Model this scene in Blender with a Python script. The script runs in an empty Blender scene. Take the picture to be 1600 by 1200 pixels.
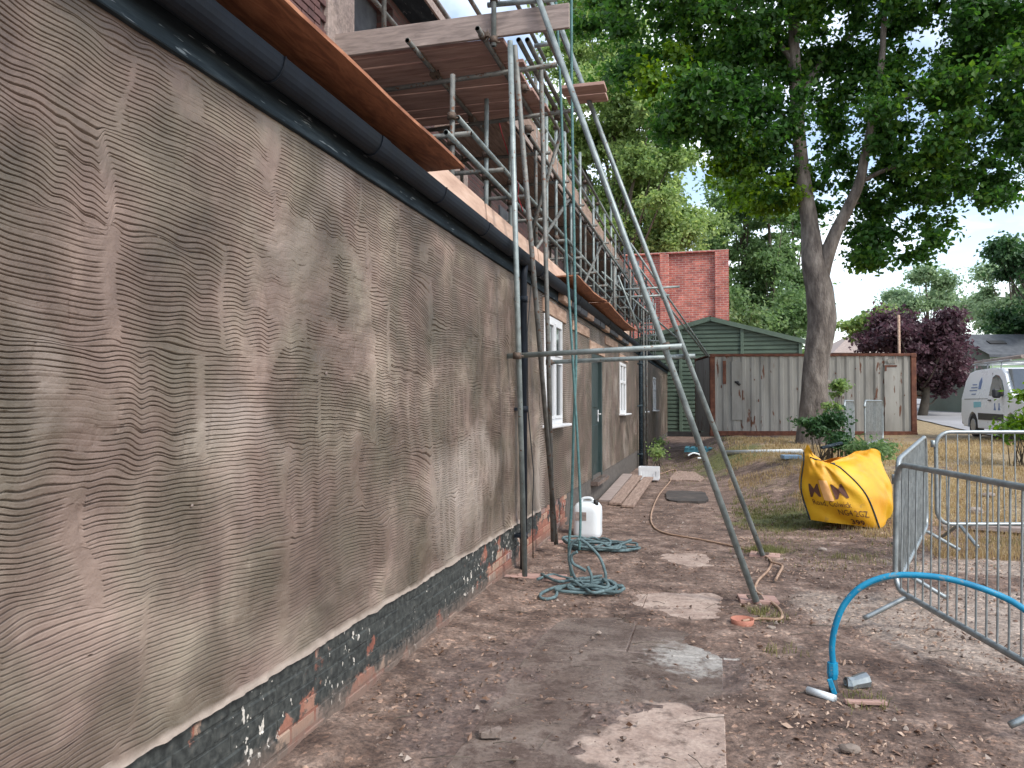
import bpy, bmesh, math, random
import numpy as np
from mathutils import Vector, Matrix, Euler

random.seed(7)
rng = np.random.default_rng(7)
S = bpy.context.scene
COL = S.collection
PI = math.pi

# ------------------------------------------------------------------ camera, sky, sun, exposure
YAW = math.atan(315 / 1200)
PITCH = math.atan(31 / 1200)
CAM = Vector((1.84, 0.0, 1.6))
cd = bpy.data.cameras.new('camera')
cd.sensor_width = 36.0
cd.lens = 27.0
cd.clip_start = 0.05
cd.clip_end = 1500
cam = bpy.data.objects.new('camera', cd)
COL.objects.link(cam)
cam.location = CAM
cam.rotation_euler = (PI / 2 + PITCH, 0, YAW)
S.camera = cam

SUN_EL, SUN_AZ = math.radians(48), math.radians(120)    # azimuth measured clockwise from +Y
w = bpy.data.worlds.new('World')
S.world = w
w.use_nodes = True
nt = w.node_tree
nt.nodes.clear()
def N(tree, kind, **kw):
    n = tree.nodes.new(kind)
    for k, v in kw.items():
        setattr(n, k, v)
    return n
def build_sky():
    L = nt.links.new
    out = N(nt, 'ShaderNodeOutputWorld')
    bg = N(nt, 'ShaderNodeBackground')
    bg.inputs['Strength'].default_value = 0.12
    sky = N(nt, 'ShaderNodeTexSky', sky_type='NISHITA', sun_disc=False)
    sky.sun_elevation = SUN_EL
    sky.sun_rotation = SUN_AZ
    tc = N(nt, 'ShaderNodeTexCoord')
    sep = N(nt, 'ShaderNodeSeparateXYZ')
    L(tc.outputs['Generated'], sep.inputs[0])
    # project the view direction on a cloud plane so that clouds flatten towards the horizon
    add = N(nt, 'ShaderNodeMath', operation='ADD'); add.inputs[1].default_value = 0.22
    L(sep.outputs['Z'], add.inputs[0])
    mx = N(nt, 'ShaderNodeMath', operation='MAXIMUM'); mx.inputs[1].default_value = 0.08
    L(add.outputs[0], mx.inputs[0])
    dx = N(nt, 'ShaderNodeMath', operation='DIVIDE'); dy = N(nt, 'ShaderNodeMath', operation='DIVIDE')
    L(sep.outputs['X'], dx.inputs[0]); L(mx.outputs[0], dx.inputs[1])
    L(sep.outputs['Y'], dy.inputs[0]); L(mx.outputs[0], dy.inputs[1])
    cb = N(nt, 'ShaderNodeCombineXYZ')
    L(dx.outputs[0], cb.inputs[0]); L(dy.outputs[0], cb.inputs[1])
    n1 = N(nt, 'ShaderNodeTexNoise'); n1.inputs['Scale'].default_value = 1.15
    n1.inputs['Detail'].default_value = 7; n1.inputs['Roughness'].default_value = 0.55
    n1.inputs['Distortion'].default_value = 0.3
    L(cb.outputs[0], n1.inputs['Vector'])
    r1 = N(nt, 'ShaderNodeValToRGB')
    r1.color_ramp.elements[0].position = 0.44; r1.color_ramp.elements[0].color = (0, 0, 0, 1)
    r1.color_ramp.elements[1].position = 0.62; r1.color_ramp.elements[1].color = (1, 1, 1, 1)
    L(n1.outputs['Fac'], r1.inputs[0])
    n2 = N(nt, 'ShaderNodeTexNoise'); n2.inputs['Scale'].default_value = 2.6
    n2.inputs['Detail'].default_value = 5
    L(cb.outputs[0], n2.inputs['Vector'])
    r2 = N(nt, 'ShaderNodeValToRGB')
    r2.color_ramp.elements[0].position = 0.36; r2.color_ramp.elements[0].color = (6.0, 6.7, 7.5, 1)
    r2.color_ramp.elements[1].position = 0.62; r2.color_ramp.elements[1].color = (11.0, 11.2, 11.4, 1)
    L(n2.outputs['Fac'], r2.inputs[0])
    gain = N(nt, 'ShaderNodeMix', data_type='RGBA', blend_type='MULTIPLY')
    gain.inputs['Factor'].default_value = 1.0
    gain.inputs[7].default_value = (1.5, 1.35, 1.25, 1)
    L(sky.outputs[0], gain.inputs[6])
    mix = N(nt, 'ShaderNodeMix', data_type='RGBA')
    L(r1.outputs[0], mix.inputs['Factor'])
    L(gain.outputs[2], mix.inputs[6]); L(r2.outputs[0], mix.inputs[7])
    L(mix.outputs[2], bg.inputs['Color'])
    L(bg.outputs[0], out.inputs['Surface'])
build_sky()

sl = bpy.data.lights.new('sun', 'SUN')
sl.energy = 1.5
sl.angle = math.radians(12)
sl.color = (1.0, 0.96, 0.9)
sun = bpy.data.objects.new('sun', sl)
COL.objects.link(sun)
sd = Vector((math.sin(SUN_AZ) * math.cos(SUN_EL), math.cos(SUN_AZ) * math.cos(SUN_EL), math.sin(SUN_EL)))
sun.rotation_euler = sd.to_track_quat('Z', 'Y').to_euler()
S.view_settings.view_transform = 'Standard'
S.view_settings.look = 'None'
S.view_settings.gamma = 1.0
S.view_settings.use_curve_mapping = False
S.view_settings.exposure = 1.05

# ------------------------------------------------------------------ helpers
FW = Vector((-math.sin(YAW) * math.cos(PITCH), math.cos(YAW) * math.cos(PITCH), math.sin(PITCH)))
RT = Vector((math.cos(YAW), math.sin(YAW), 0))
UP = RT.cross(FW)
def ray(px, py):
    return FW * 1200 + RT * (px - 800) + UP * (600 - py)
def hit(px, py, ax, v):
    d = ray(px, py)
    return CAM + d * ((v - CAM[ax]) / d[ax])
def gp(px, py, z=0.0): return hit(px, py, 2, z)      # a point on the level z
def yp(px, py, y): return hit(px, py, 1, y)          # a point at distance y along the street
def xp(px, py, x): return hit(px, py, 0, x)
def zp(px, py, d):                                    # a point at depth d
    return CAM + ray(px, py) * (d / 1200)

def sst(a, b, x):
    t = np.clip((np.asarray(x, float) - a) / (b - a), 0, 1)
    return t * t * (3 - 2 * t)
def vnoise(x, y, seed=0):
    x = np.asarray(x, float); y = np.asarray(y, float)
    xi = np.floor(x).astype(np.int64); yi = np.floor(y).astype(np.int64)
    fx = x - xi; fy = y - yi
    fx = fx * fx * fx * (fx * (fx * 6 - 15) + 10); fy = fy * fy * fy * (fy * (fy * 6 - 15) + 10)
    def h(a, b):
        n = (a * 374761393 + b * 668265263 + seed * 1442695041) & 0xffffffff
        n = ((n ^ (n >> 13)) * 1274126177) & 0xffffffff
        n = n ^ (n >> 16)
        return (n & 0xffff) / 65535.0
    return (h(xi, yi) * (1 - fx) + h(xi + 1, yi) * fx) * (1 - fy) + (h(xi, yi + 1) * (1 - fx) + h(xi + 1, yi + 1) * fx) * fy
def fbm(x, y, seed=0, o=4):
    s = 0; a = 0.5; t = 0
    for i in range(o):
        s = s + a * vnoise(x * 2 ** i, y * 2 ** i, seed + i * 17); t += a; a *= 0.5
    return s / t

def H(x, y):
    """height of the terrain"""
    x = np.asarray(x, float); y = np.asarray(y, float)
    zw = 0.25 * sst(19, 30, y)
    zo = 0.65 * sst(6, 21, y) + 0.035 * np.clip(y - 24, 0, 55) + 0.006 * np.clip(y - 79, 0, 1000)
    lo = np.interp(y, [0, 6, 10, 18, 23, 26, 34], [3.5, 3.3, 2.6, 1.2, 0.3, 1.2, 2.0])
    hi = np.interp(y, [0, 6, 10, 18, 23, 26, 34], [6.0, 5.0, 4.6, 3.2, 1.9, 5.0, 7.0])
    t = np.clip((x - lo) / (hi - lo), 0, 1); t = t * t * (3 - 2 * t)
    base = zw + (zo - zw) * t
    rough = (fbm(x * 0.8, y * 0.8, 3) - 0.5) * 0.06 * sst(2.2, 4, x)
    return base + rough
def hz(x, y): return float(H(x, y))

def og(px, py, lift=0.0):
    '''first point of the terrain met by the line of sight through a pixel'''
    d = ray(px, py).normalized(); t = 2.0
    while t < 120:
        p = CAM + d * t
        if p.z < hz(p.x, p.y): break
        t += .02
    return Vector((p.x, p.y, hz(p.x, p.y) + lift))
WO = {}
def props(o, label=None, cat=None, group=None, kind=None):
    if label: o['label'] = label
    if cat: o['category'] = cat
    if group: o['group'] = group
    if kind: o['kind'] = kind
    return o
def thing(name, label, cat, loc=(0, 0, 0), group=None):
    o = bpy.data.objects.new(name, None)
    o.empty_display_size = 0.2
    COL.objects.link(o)
    o.location = loc
    WO[o.name] = Vector(loc)
    return props(o, label, cat, group)
def link(name, me, parent=None, loc=(0, 0, 0)):
    o = bpy.data.objects.new(name, me)
    COL.objects.link(o)
    if parent:
        o.parent = parent
        o.location = Vector(loc) - WO[parent.name]
        WO[o.name] = Vector(loc)
    else:
        o.location = loc
        WO[o.name] = Vector(loc)
    return o
def copy_tree(o, parent=None):
    c = o.copy(); COL.objects.link(c)
    if parent: c.parent = parent
    for ch in list(o.children): copy_tree(ch, c)
    return c

def perp(d):
    d = d.normalized()
    a = Vector((0, 0, 1)) if abs(d.z) < 0.9 else Vector((1, 0, 0))
    u = d.cross(a).normalized()
    return u, d.cross(u).normalized()
class MB:
    def __init__(s): s.v = []; s.f = []; s.sm = []
    def add(s, vs, fs, smooth=False):
        b = len(s.v)
        s.v += [tuple(v) for v in vs]
        s.f += [tuple(b + i for i in f) for f in fs]
        s.sm += [smooth] * len(fs)
        return s
    def box(s, c, size, rot=None, ch=0.0):
        """box with chamfered edges"""
        hx, hy, hz_ = size[0] / 2, size[1] / 2, size[2] / 2
        c = Vector(c)
        R = rot if isinstance(rot, Matrix) else (Euler(rot).to_matrix() if rot else Matrix.Identity(3))
        if ch <= 0:
            vs = [(x, y, z) for x in (-hx, hx) for y in (-hy, hy) for z in (-hz_, hz_)]
            fs = [(0, 1, 3, 2), (4, 6, 7, 5), (0, 4, 5, 1), (2, 3, 7, 6), (0, 2, 6, 4), (1, 5, 7, 3)]
        else:
            ch = min(ch, hx * .9, hy * .9, hz_ * .9)
            vs = []; idx = {}
            for sx in (-1, 1):
                for sy in (-1, 1):
                    for sz in (-1, 1):
                        for a in range(3):
                            p = [sx * (hx - (0 if a == 0 else ch)), sy * (hy - (0 if a == 1 else ch)), sz * (hz_ - (0 if a == 2 else ch))]
                            idx[(sx, sy, sz, a)] = len(vs); vs.append(p)
            fs = []
            for a in range(3):
                for sg in (-1, 1):
                    q = [(-1, -1), (1, -1), (1, 1), (-1, 1)]
                    f = []
                    for u, w_ in q:
                        t = [0, 0, 0]; t[a] = sg; t[(a + 1) % 3] = u; t[(a + 2) % 3] = w_
                        f.append(idx[(t[0], t[1], t[2], a)])
                    if sg < 0: f.reverse()
                    fs.append(f)
            for a in range(3):          # edge along axis a
                b1, b2 = (a + 1) % 3, (a + 2) % 3
                for u in (-1, 1):
                    for w_ in (-1, 1):
                        t0 = [0, 0, 0]; t0[a] = -1; t0[b1] = u; t0[b2] = w_
                        t1 = list(t0); t1[a] = 1
                        f = [idx[(*t0, b1)], idx[(*t1, b1)], idx[(*t1, b2)], idx[(*t0, b2)]]
                        if u * w_ > 0: f.reverse()
                        fs.append(f)
            for sx in (-1, 1):
                for sy in (-1, 1):
                    for sz in (-1, 1):
                        f = [idx[(sx, sy, sz, a)] for a in range(3)]
                        if sx * sy * sz < 0: f.reverse()
                        fs.append(f)
        return s.add([c + R @ Vector(v) for v in vs], fs)
    def bar(s, a, b, wdt, hgt, up=(0, 0, 1), ch=0.0):
        a = Vector(a); b = Vector(b); d = (b - a); L = d.length; d.normalize()
        side = d.cross(Vector(up)).normalized(); u = side.cross(d)
        R = Matrix((side, d, u)).transposed()
        return s.box((a + b) / 2, (wdt, L, hgt), R, ch)
    def tube(s, pts, r, n=10, caps=True, smooth=True, closed=False):
        pts = [Vector(p) for p in pts]
        m = len(pts)
        rs = r if isinstance(r, (list, tuple)) else [r] * m
        vs = []; u = None
        for i, p in enumerate(pts):
            if closed: d = pts[(i + 1) % m] - pts[i - 1]
            else: d = pts[min(i + 1, m - 1)] - pts[max(i - 1, 0)]
            if d.length < 1e-9: d = Vector((0, 0, 1))
            d.normalize()
            if u is None: u = perp(d)[0]
            else:
                u = (u - d * u.dot(d))
                u = u.normalized() if u.length > 1e-6 else perp(d)[0]
            w_ = d.cross(u)
            for k in range(n):
                a = 2 * PI * k / n
                vs.append(p + (u * math.cos(a) + w_ * math.sin(a)) * rs[i])
        fs = []
        for i in range(m if closed else m - 1):
            j = (i + 1) % m
            for k in range(n):
                k2 = (k + 1) % n
                fs.append((i * n + k, i * n + k2, j * n + k2, j * n + k))
        s.add(vs, fs, smooth)
        if caps and not closed:
            b = len(s.v) - len(vs)
            s.f.append(tuple(b + k for k in range(n))[::-1]); s.sm.append(False)
            s.f.append(tuple(b + (m - 1) * n + k for k in range(n))); s.sm.append(False)
        return s
    def pipe(s, a, b, r=0.0242, t=0.004, n=12):
        """open-ended scaffold tube with wall thickness"""
        a = Vector(a); b = Vector(b); d = (b - a).normalized()
        i1 = a + d * 0.06; i2 = b - d * 0.06
        s.tube([i1, a, a, b, b, i2], [r - t, r - t, r, r, r - t, r - t], n, caps=True)
        return s
    def lathe(s, c, prof, n=24, smooth=True):
        c = Vector(c); vs = []
        for r, z in prof:
            for k in range(n):
                a = 2 * PI * k / n
                vs.append(c + Vector((r * math.cos(a), r * math.sin(a), z)))
        fs = []
        for i in range(len(prof) - 1):
            for k in range(n):
                k2 = (k + 1) % n
                fs.append((i * n + k, i * n + k2, (i + 1) * n + k2, (i + 1) * n + k))
        return s.add(vs, fs, smooth)
    def mesh(s, name, mt, off=Vector((0, 0, 0))):
        me = bpy.data.meshes.new(name)
        me.from_pydata([(v[0] - off[0], v[1] - off[1], v[2] - off[2]) for v in s.v], [], s.f)
        me.polygons.foreach_set('use_smooth', s.sm)
        me.materials.append(mt)
        me.update()
        return me
    def build(s, name, mt, parent=None, loc=None):
        """vertices are world coordinates; the origin goes to the parent's or to the foot of the shape"""
        if parent: off = WO[parent.name]
        elif loc is not None: off = Vector(loc)
        else:
            a = np.array(s.v); off = Vector(((a[:, 0].min() + a[:, 0].max()) / 2, (a[:, 1].min() + a[:, 1].max()) / 2, a[:, 2].min()))
        return link(name, s.mesh(name, mt, off), parent, off)
def np_mesh(name, V, F, mt, smooth=True):
    me = bpy.data.meshes.new(name)
    V = np.asarray(V, np.float32); F = np.asarray(F, np.int32)
    k = F.shape[1]
    me.vertices.add(len(V)); me.vertices.foreach_set('co', V.ravel())
    me.loops.add(F.size); me.loops.foreach_set('vertex_index', F.ravel())
    me.polygons.add(len(F)); me.polygons.foreach_set('loop_start', np.arange(0, F.size, k, dtype=np.int32))
    me.polygons.foreach_set('use_smooth', np.full(len(F), smooth))
    me.materials.append(mt)
    me.update(calc_edges=True)
    return me
def grid_faces(nr, nc):
    i = np.arange(nr - 1)[:, None] * nc + np.arange(nc - 1)[None, :]
    return np.stack([i, i + 1, i + nc + 1, i + nc], -1).reshape(-1, 4)
def attr(me, name, arr):
    a = me.attributes.new(name, 'FLOAT', 'POINT')
    a.data.foreach_set('value', np.asarray(arr, np.float32).ravel())

# ------------------------------------------------------------------ materials
def mat(name, stops, scale=4.0, stretch=(1, 1, 1), rough=0.8, metal=0.0, bump=0.3, bscale=60, detail=8, rvar=0.15,
        world=False, speck=None, dist=0.0, trans=0.0, spec=0.5, bdist=0.004):
    m = bpy.data.materials.new(name); m.use_nodes = True
    t = m.node_tree; L = t.links.new
    b = t.nodes['Principled BSDF']
    if world:
        src = N(t, 'ShaderNodeNewGeometry').outputs['Position']
    else:
        tc = N(t, 'ShaderNodeTexCoord'); oi = N(t, 'ShaderNodeObjectInfo')
        va = N(t, 'ShaderNodeVectorMath', operation='MULTIPLY_ADD')
        cbx = N(t, 'ShaderNodeCombineXYZ')
        for k in range(3): L(oi.outputs['Random'], cbx.inputs[k])
        va.inputs[1].default_value = (31.7, 17.3, 23.1)
        L(cbx.outputs[0], va.inputs[0]); L(tc.outputs['Object'], va.inputs[2])
        src = va.outputs[0]
    mp = N(t, 'ShaderNodeMapping'); mp.inputs['Scale'].default_value = stretch
    L(src, mp.inputs['Vector'])
    n = N(t, 'ShaderNodeTexNoise'); n.inputs['Scale'].default_value = scale; n.inputs['Detail'].default_value = detail
    n.inputs['Roughness'].default_value = 0.62; n.inputs['Distortion'].default_value = dist
    L(mp.outputs[0], n.inputs['Vector'])
    r = N(t, 'ShaderNodeValToRGB')
    while len(r.color_ramp.elements) < len(stops): r.color_ramp.elements.new(0.5)
    for e, (p, c) in zip(r.color_ramp.elements, stops):
        e.position = p; e.color = (*c, 1)
    L(n.outputs['Fac'], r.inputs[0])
    colout = r.outputs[0]
    n2 = N(t, 'ShaderNodeTexNoise'); n2.inputs['Scale'].default_value = bscale; n2.inputs['Detail'].default_value = 4
    L(mp.outputs[0], n2.inputs['Vector'])
    if speck:
        thr, col = speck
        r3 = N(t, 'ShaderNodeValToRGB')
        r3.color_ramp.elements[0].position = thr; r3.color_ramp.elements[0].color = (0, 0, 0, 1)
        r3.color_ramp.elements[1].position = thr + 0.03; r3.color_ramp.elements[1].color = (1, 1, 1, 1)
        n3 = N(t, 'ShaderNodeTexNoise'); n3.inputs['Scale'].default_value = scale * 3.3; n3.inputs['Detail'].default_value = 6
        L(mp.outputs[0], n3.inputs['Vector']); L(n3.outputs['Fac'], r3.inputs[0])
        mx = N(t, 'ShaderNodeMix', data_type='RGBA'); L(r3.outputs[0], mx.inputs['Factor'])
        L(colout, mx.inputs[6]); mx.inputs[7].default_value = (*col, 1); colout = mx.outputs[2]
    L(colout, b.inputs['Base Color'])
    mr = N(t, 'ShaderNodeMapRange'); mr.inputs['To Min'].default_value = max(0.02, rough - rvar); mr.inputs['To Max'].default_value = min(1, rough + rvar)
    L(n.outputs['Fac'], mr.inputs['Value']); L(mr.outputs[0], b.inputs['Roughness'])
    b.inputs['Metallic'].default_value = metal
    b.inputs['Specular IOR Level'].default_value = spec
    if trans: b.inputs['Transmission Weight'].default_value = trans
    if bump:
        bp = N(t, 'ShaderNodeBump'); bp.inputs['Strength'].default_value = bump; bp.inputs['Distance'].default_value = bdist
        L(n2.outputs['Fac'], bp.inputs['Height']); L(bp.outputs[0], b.inputs['Normal'])
    return m
def nodes_of(m): return m.node_tree, m.node_tree.links.new, m.node_tree.nodes['Principled BSDF']

def leaf_mat(name, c1, c2, c3, tr=0.45):
    m = bpy.data.materials.new(name); m.use_nodes = True
    t = m.node_tree; L = t.links.new
    t.nodes.clear()
    out = N(t, 'ShaderNodeOutputMaterial')
    g = N(t, 'ShaderNodeNewGeometry')
    r = N(t, 'ShaderNodeValToRGB')
    r.color_ramp.elements[0].color = (*c1, 1); r.color_ramp.elements[1].color = (*c3, 1)
    e = r.color_ramp.elements.new(0.55); e.color = (*c2, 1)
    n = N(t, 'ShaderNodeTexNoise'); n.inputs['Scale'].default_value = 0.55; n.inputs['Detail'].default_value = 3
    L(g.outputs['Position'], n.inputs['Vector'])
    ad = N(t, 'ShaderNodeMath', operation='ADD'); ad.inputs[1].default_value = -0.30
    L(n.outputs['Fac'], ad.inputs[0])
    a2 = N(t, 'ShaderNodeMath', operation='MULTIPLY_ADD'); a2.inputs[1].default_value = 0.55
    L(g.outputs['Random Per Island'], a2.inputs[0]); L(ad.outputs[0], a2.inputs[2])
    L(a2.outputs[0], r.inputs[0])
    b = N(t, 'ShaderNodeBsdfPrincipled'); b.inputs['Roughness'].default_value = 0.45
    b.inputs['Specular IOR Level'].default_value = 0.35
    L(r.outputs[0], b.inputs['Base Color'])
    tl = N(t, 'ShaderNodeBsdfTranslucent')
    hs = N(t, 'ShaderNodeHueSaturation'); hs.inputs['Value'].default_value = 1.7; hs.inputs['Saturation'].default_value = 1.15; hs.inputs['Hue'].default_value = 0.485
    L(r.outputs[0], hs.inputs['Color']); L(hs.outputs[0], tl.inputs['Color'])
    mx = N(t, 'ShaderNodeMixShader'); mx.inputs[0].default_value = tr
    L(b.outputs[0], mx.inputs[1]); L(tl.outputs[0], mx.inputs[2]); L(mx.outputs[0], out.inputs['Surface'])
    return m

def v3(h):  # sRGB hex -> linear
    r = [int(h[i:i + 2], 16) / 255 for i in (0, 2, 4)]
    return tuple(((c + 0.055) / 1.055) ** 2.4 if c > 0.04 else c / 12.92 for c in r)

M_steel = mat('galvanised_scaffold_tube', [(0.25, (0.11, 0.135, 0.135)), (0.5, (0.22, 0.26, 0.255)), (0.75, (0.34, 0.385, 0.38))], scale=9, rough=0.45, metal=0.3, bump=0.25, bscale=90, speck=(0.66, (0.13, 0.075, 0.05)))
M_steeld = mat('weathered_scaffold_tube', [(0.25, (0.07, 0.075, 0.07)), (0.5, (0.15, 0.155, 0.145)), (0.75, (0.25, 0.25, 0.235))], scale=9, rough=0.6, metal=0.4, bump=0.25, bscale=90, speck=(0.6, (0.12, 0.06, 0.035)))
M_coupler = mat('rusty_coupler_steel', [(0.3, (0.05, 0.045, 0.04)), (0.7, (0.16, 0.11, 0.08))], scale=30, rough=0.7, metal=0.4, bump=0.5, bscale=150)
M_galv = mat('galvanised_barrier_steel', [(0.3, (0.20, 0.23, 0.235)), (0.7, (0.36, 0.40, 0.41))], scale=14, rough=0.42, metal=0.65, bump=0.15, bscale=120, speck=(0.7, (0.2, 0.17, 0.14)))
M_boardx = mat('scaffold_board_underside', [(0.25, (0.20, 0.115, 0.095)), (0.5, (0.38, 0.24, 0.20)), (0.75, (0.52, 0.36, 0.30))], scale=3.0, stretch=(.8, 7, 7), rough=0.85, bump=0.4, bscale=30)
M_boardy = mat('weathered_board_along', [(0.25, (0.13, 0.085, 0.065)), (0.5, (0.27, 0.19, 0.15)), (0.75, (0.42, 0.32, 0.26))], scale=3.5, stretch=(9, 1, 9), rough=0.85, bump=0.4, bscale=30)
M_toe = mat('grey_toe_board', [(0.25, (0.15, 0.12, 0.105)), (0.5, (0.29, 0.235, 0.21)), (0.75, (0.42, 0.34, 0.30))], scale=3.2, stretch=(1, 8, 8), rough=0.9, bump=0.4, bscale=30, dist=0.6)
M_peach = mat('pale_fresh_board', [(0.25, (0.36, 0.23, 0.17)), (0.5, (0.52, 0.36, 0.27)), (0.75, (0.62, 0.47, 0.38))], scale=2.5, stretch=(6, 1, 6), rough=0.85, bump=0.3, bscale=30)
M_ply = mat('orange_plywood', [(0.2, (0.10, 0.035, 0.018)), (0.42, (0.22, 0.085, 0.04)), (0.58, (0.36, 0.15, 0.075)), (0.8, (0.46, 0.24, 0.14))], scale=3.0, stretch=(7, 1.2, 7), rough=0.7, bump=0.25, bscale=25, dist=1.4)
M_black = mat('black_gutter_plastic', [(0.3, (0.006, 0.009, 0.014)), (0.7, (0.014, 0.020, 0.030))], scale=6, rough=0.6, spec=.2, bump=0.15, bscale=40)
M_fascia = mat('scuffed_dark_fascia', [(0.3, (0.012, 0.018, 0.024)), (0.55, (0.028, 0.042, 0.052)), (0.8, (0.10, 0.13, 0.145))], scale=7, stretch=(1, 0.25, 3), spec=.15, rough=0.85, bump=0.4, bscale=50, speck=(0.66, (0.22, 0.26, 0.28)))
M_white = mat('white_window_plastic', [(0.3, (0.62, 0.64, 0.65)), (0.7, (0.72, 0.73, 0.74))], scale=3, rough=0.35, bump=0.0)
M_door = mat('dark_green_door_paint', [(0.3, (0.010, 0.022, 0.022)), (0.7, (0.028, 0.05, 0.048))], scale=5, stretch=(1, 1, .5), rough=0.45, bump=0.2)
M_rust = mat('rusty_steel', [(0.25, (0.05, 0.018, 0.012)), (0.5, (0.13, 0.045, 0.025)), (0.75, (0.22, 0.10, 0.06))], scale=6, rough=0.85, bump=0.5, bscale=60)
M_stone = mat('stone', [(0.3, (0.14, 0.11, 0.09)), (0.6, (0.3, 0.25, 0.21)), (0.8, (0.5, 0.45, 0.4))], scale=1.4, world=True, rough=0.85, bump=0.5)
M_wplast = mat('white_translucent_plastic', [(0.3, (0.62, 0.68, 0.70)), (0.7, (0.76, 0.80, 0.81))], scale=3, rough=0.4, bump=0.1)
M_rope = mat('teal_grey_rope', [(0.3, (0.05, 0.085, 0.09)), (0.6, (0.12, 0.18, 0.19)), (0.8, (0.22, 0.29, 0.3))], scale=30, rough=0.85, bump=0.8, bscale=220)
M_roped = mat('hanging_rope_green', [(0.3, (0.05, 0.12, 0.12)), (0.7, (0.12, 0.24, 0.24))], scale=30, rough=0.85, bump=0.8, bscale=220)
M_hose = mat('muddy_beige_hose', [(0.3, (0.22, 0.13, 0.08)), (0.6, (0.40, 0.27, 0.19)), (0.8, (0.5, 0.38, 0.28))], scale=8, rough=0.6, bump=0.2)
M_blue = mat('blue_water_pipe', [(0.3, (0.0, 0.18, 0.34)), (0.7, (0.01, 0.27, 0.45))], scale=9, rough=0.42, bump=0.2, speck=(0.62, (0.13, 0.24, 0.30)))
M_terra = mat('terracotta_plastic', [(0.3, (0.30, 0.11, 0.07)), (0.7, (0.45, 0.19, 0.13))], scale=10, rough=0.7)
M_bark = mat('grey_maple_bark', [(0.3, (0.045, 0.036, 0.030)), (0.48, (0.125, 0.105, 0.09)), (0.7, (0.25, 0.22, 0.19))], scale=2.6, stretch=(2.6, 2.6, 0.8), rough=0.9, bump=0.9, bscale=14, world=True, bdist=0.03)
M_barkd = mat('dark_bark', [(0.3, (0.05, 0.04, 0.03)), (0.7, (0.13, 0.11, 0.085))], scale=3, rough=0.9, bump=0.6, bscale=14, world=True)
M_red = mat('red_webbing', [(0.3, (0.35, 0.01, 0.02)), (0.7, (0.5, 0.02, 0.04))], scale=10, rough=0.7)
M_glass = mat('window_glass', [(0.3, (0.05, 0.06, 0.065)), (0.7, (0.08, 0.09, 0.095))], scale=1, rough=0.05, rvar=0.02, bump=0.0, spec=1.0)
M_roof = mat('dark_slate_roof', [(0.3, (0.04, 0.045, 0.055)), (0.7, (0.10, 0.11, 0.12))], scale=5, rough=0.8, bump=0.4)
M_cable = mat('black_cable', [(0.3, (0.012, 0.012, 0.012)), (0.7, (0.03, 0.03, 0.03))], scale=10, rough=0.6, bump=0)
M_timber = mat('pale_exposed_timber', [(0.3, (0.20, 0.12, 0.08)), (0.55, (0.38, 0.26, 0.19)), (0.8, (0.58, 0.46, 0.36))], scale=4, stretch=(5, 1, 5), rough=0.9, bump=0.4)

def render_mat():
    m = mat('scratch_coat_render', [(0.24, (0.048, 0.034, 0.025)), (0.40, (0.110, 0.083, 0.062)), (0.53, (0.165, 0.126, 0.098)), (0.70, (0.30, 0.24, 0.19))],
            scale=1.6, world=True, rough=0.50, rvar=0.28, bump=0.7, bscale=110, detail=9, bdist=0.003, dist=0.4)
    t, L, b = nodes_of(m)
    g = N(t, 'ShaderNodeNewGeometry')
    # pinkish and olive mineral tints plus light dusty splashes
    n = N(t, 'ShaderNodeTexNoise'); n.inputs['Scale'].default_value = 2.3; n.inputs['Detail'].default_value = 3
    L(g.outputs['Position'], n.inputs['Vector'])
    r = N(t, 'ShaderNodeValToRGB')
    r.color_ramp.elements[0].position = 0.35; r.color_ramp.elements[0].color = (0.96, 1.03, 0.98, 1)
    r.color_ramp.elements[1].position = 0.62; r.color_ramp.elements[1].color = (1.05, 0.98, 1.0, 1)
    L(n.outputs['Fac'], r.inputs[0])
    mu = N(t, 'ShaderNodeMix', data_type='RGBA', blend_type='MULTIPLY'); mu.inputs['Factor'].default_value = 1
    old = b.inputs['Base Color'].links[0].from_socket
    L(old, mu.inputs[6]); L(r.outputs[0], mu.inputs[7])
    n2 = N(t, 'ShaderNodeTexNoise'); n2.inputs['Scale'].default_value = 1.1; n2.inputs['Detail'].default_value = 2; n2.inputs['Distortion'].default_value = 0.6
    mp = N(t, 'ShaderNodeMapping'); mp.inputs['Location'].default_value = (5, 2.2, 9)
    L(g.outputs['Position'], mp.inputs['Vector']); L(mp.outputs[0], n2.inputs['Vector'])
    r2 = N(t, 'ShaderNodeValToRGB')
    r2.color_ramp.elements[0].position = 0.55; r2.color_ramp.elements[0].color = (0, 0, 0, 1)
    r2.color_ramp.elements[1].position = 0.72; r2.color_ramp.elements[1].color = (0.55, 0.55, 0.55, 1)
    L(n2.outputs['Fac'], r2.inputs[0])
    m2 = N(t, 'ShaderNodeMix', data_type='RGBA'); L(r2.outputs[0], m2.inputs['Factor'])
    L(mu.outputs[2], m2.inputs[6]); m2.inputs[7].default_value = (0.42, 0.36, 0.31, 1)
    at_ = N(t, 'ShaderNodeAttribute'); at_.attribute_name = 'lip'
    m3 = N(t, 'ShaderNodeMix', data_type='RGBA'); L(at_.outputs['Fac'], m3.inputs['Factor'])
    L(m2.outputs[2], m3.inputs[6]); m3.inputs[7].default_value = (0.38, 0.32, 0.27, 1)
    L(m3.outputs[2], b.inputs['Base Color'])
    return m
M_render = render_mat()
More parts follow.
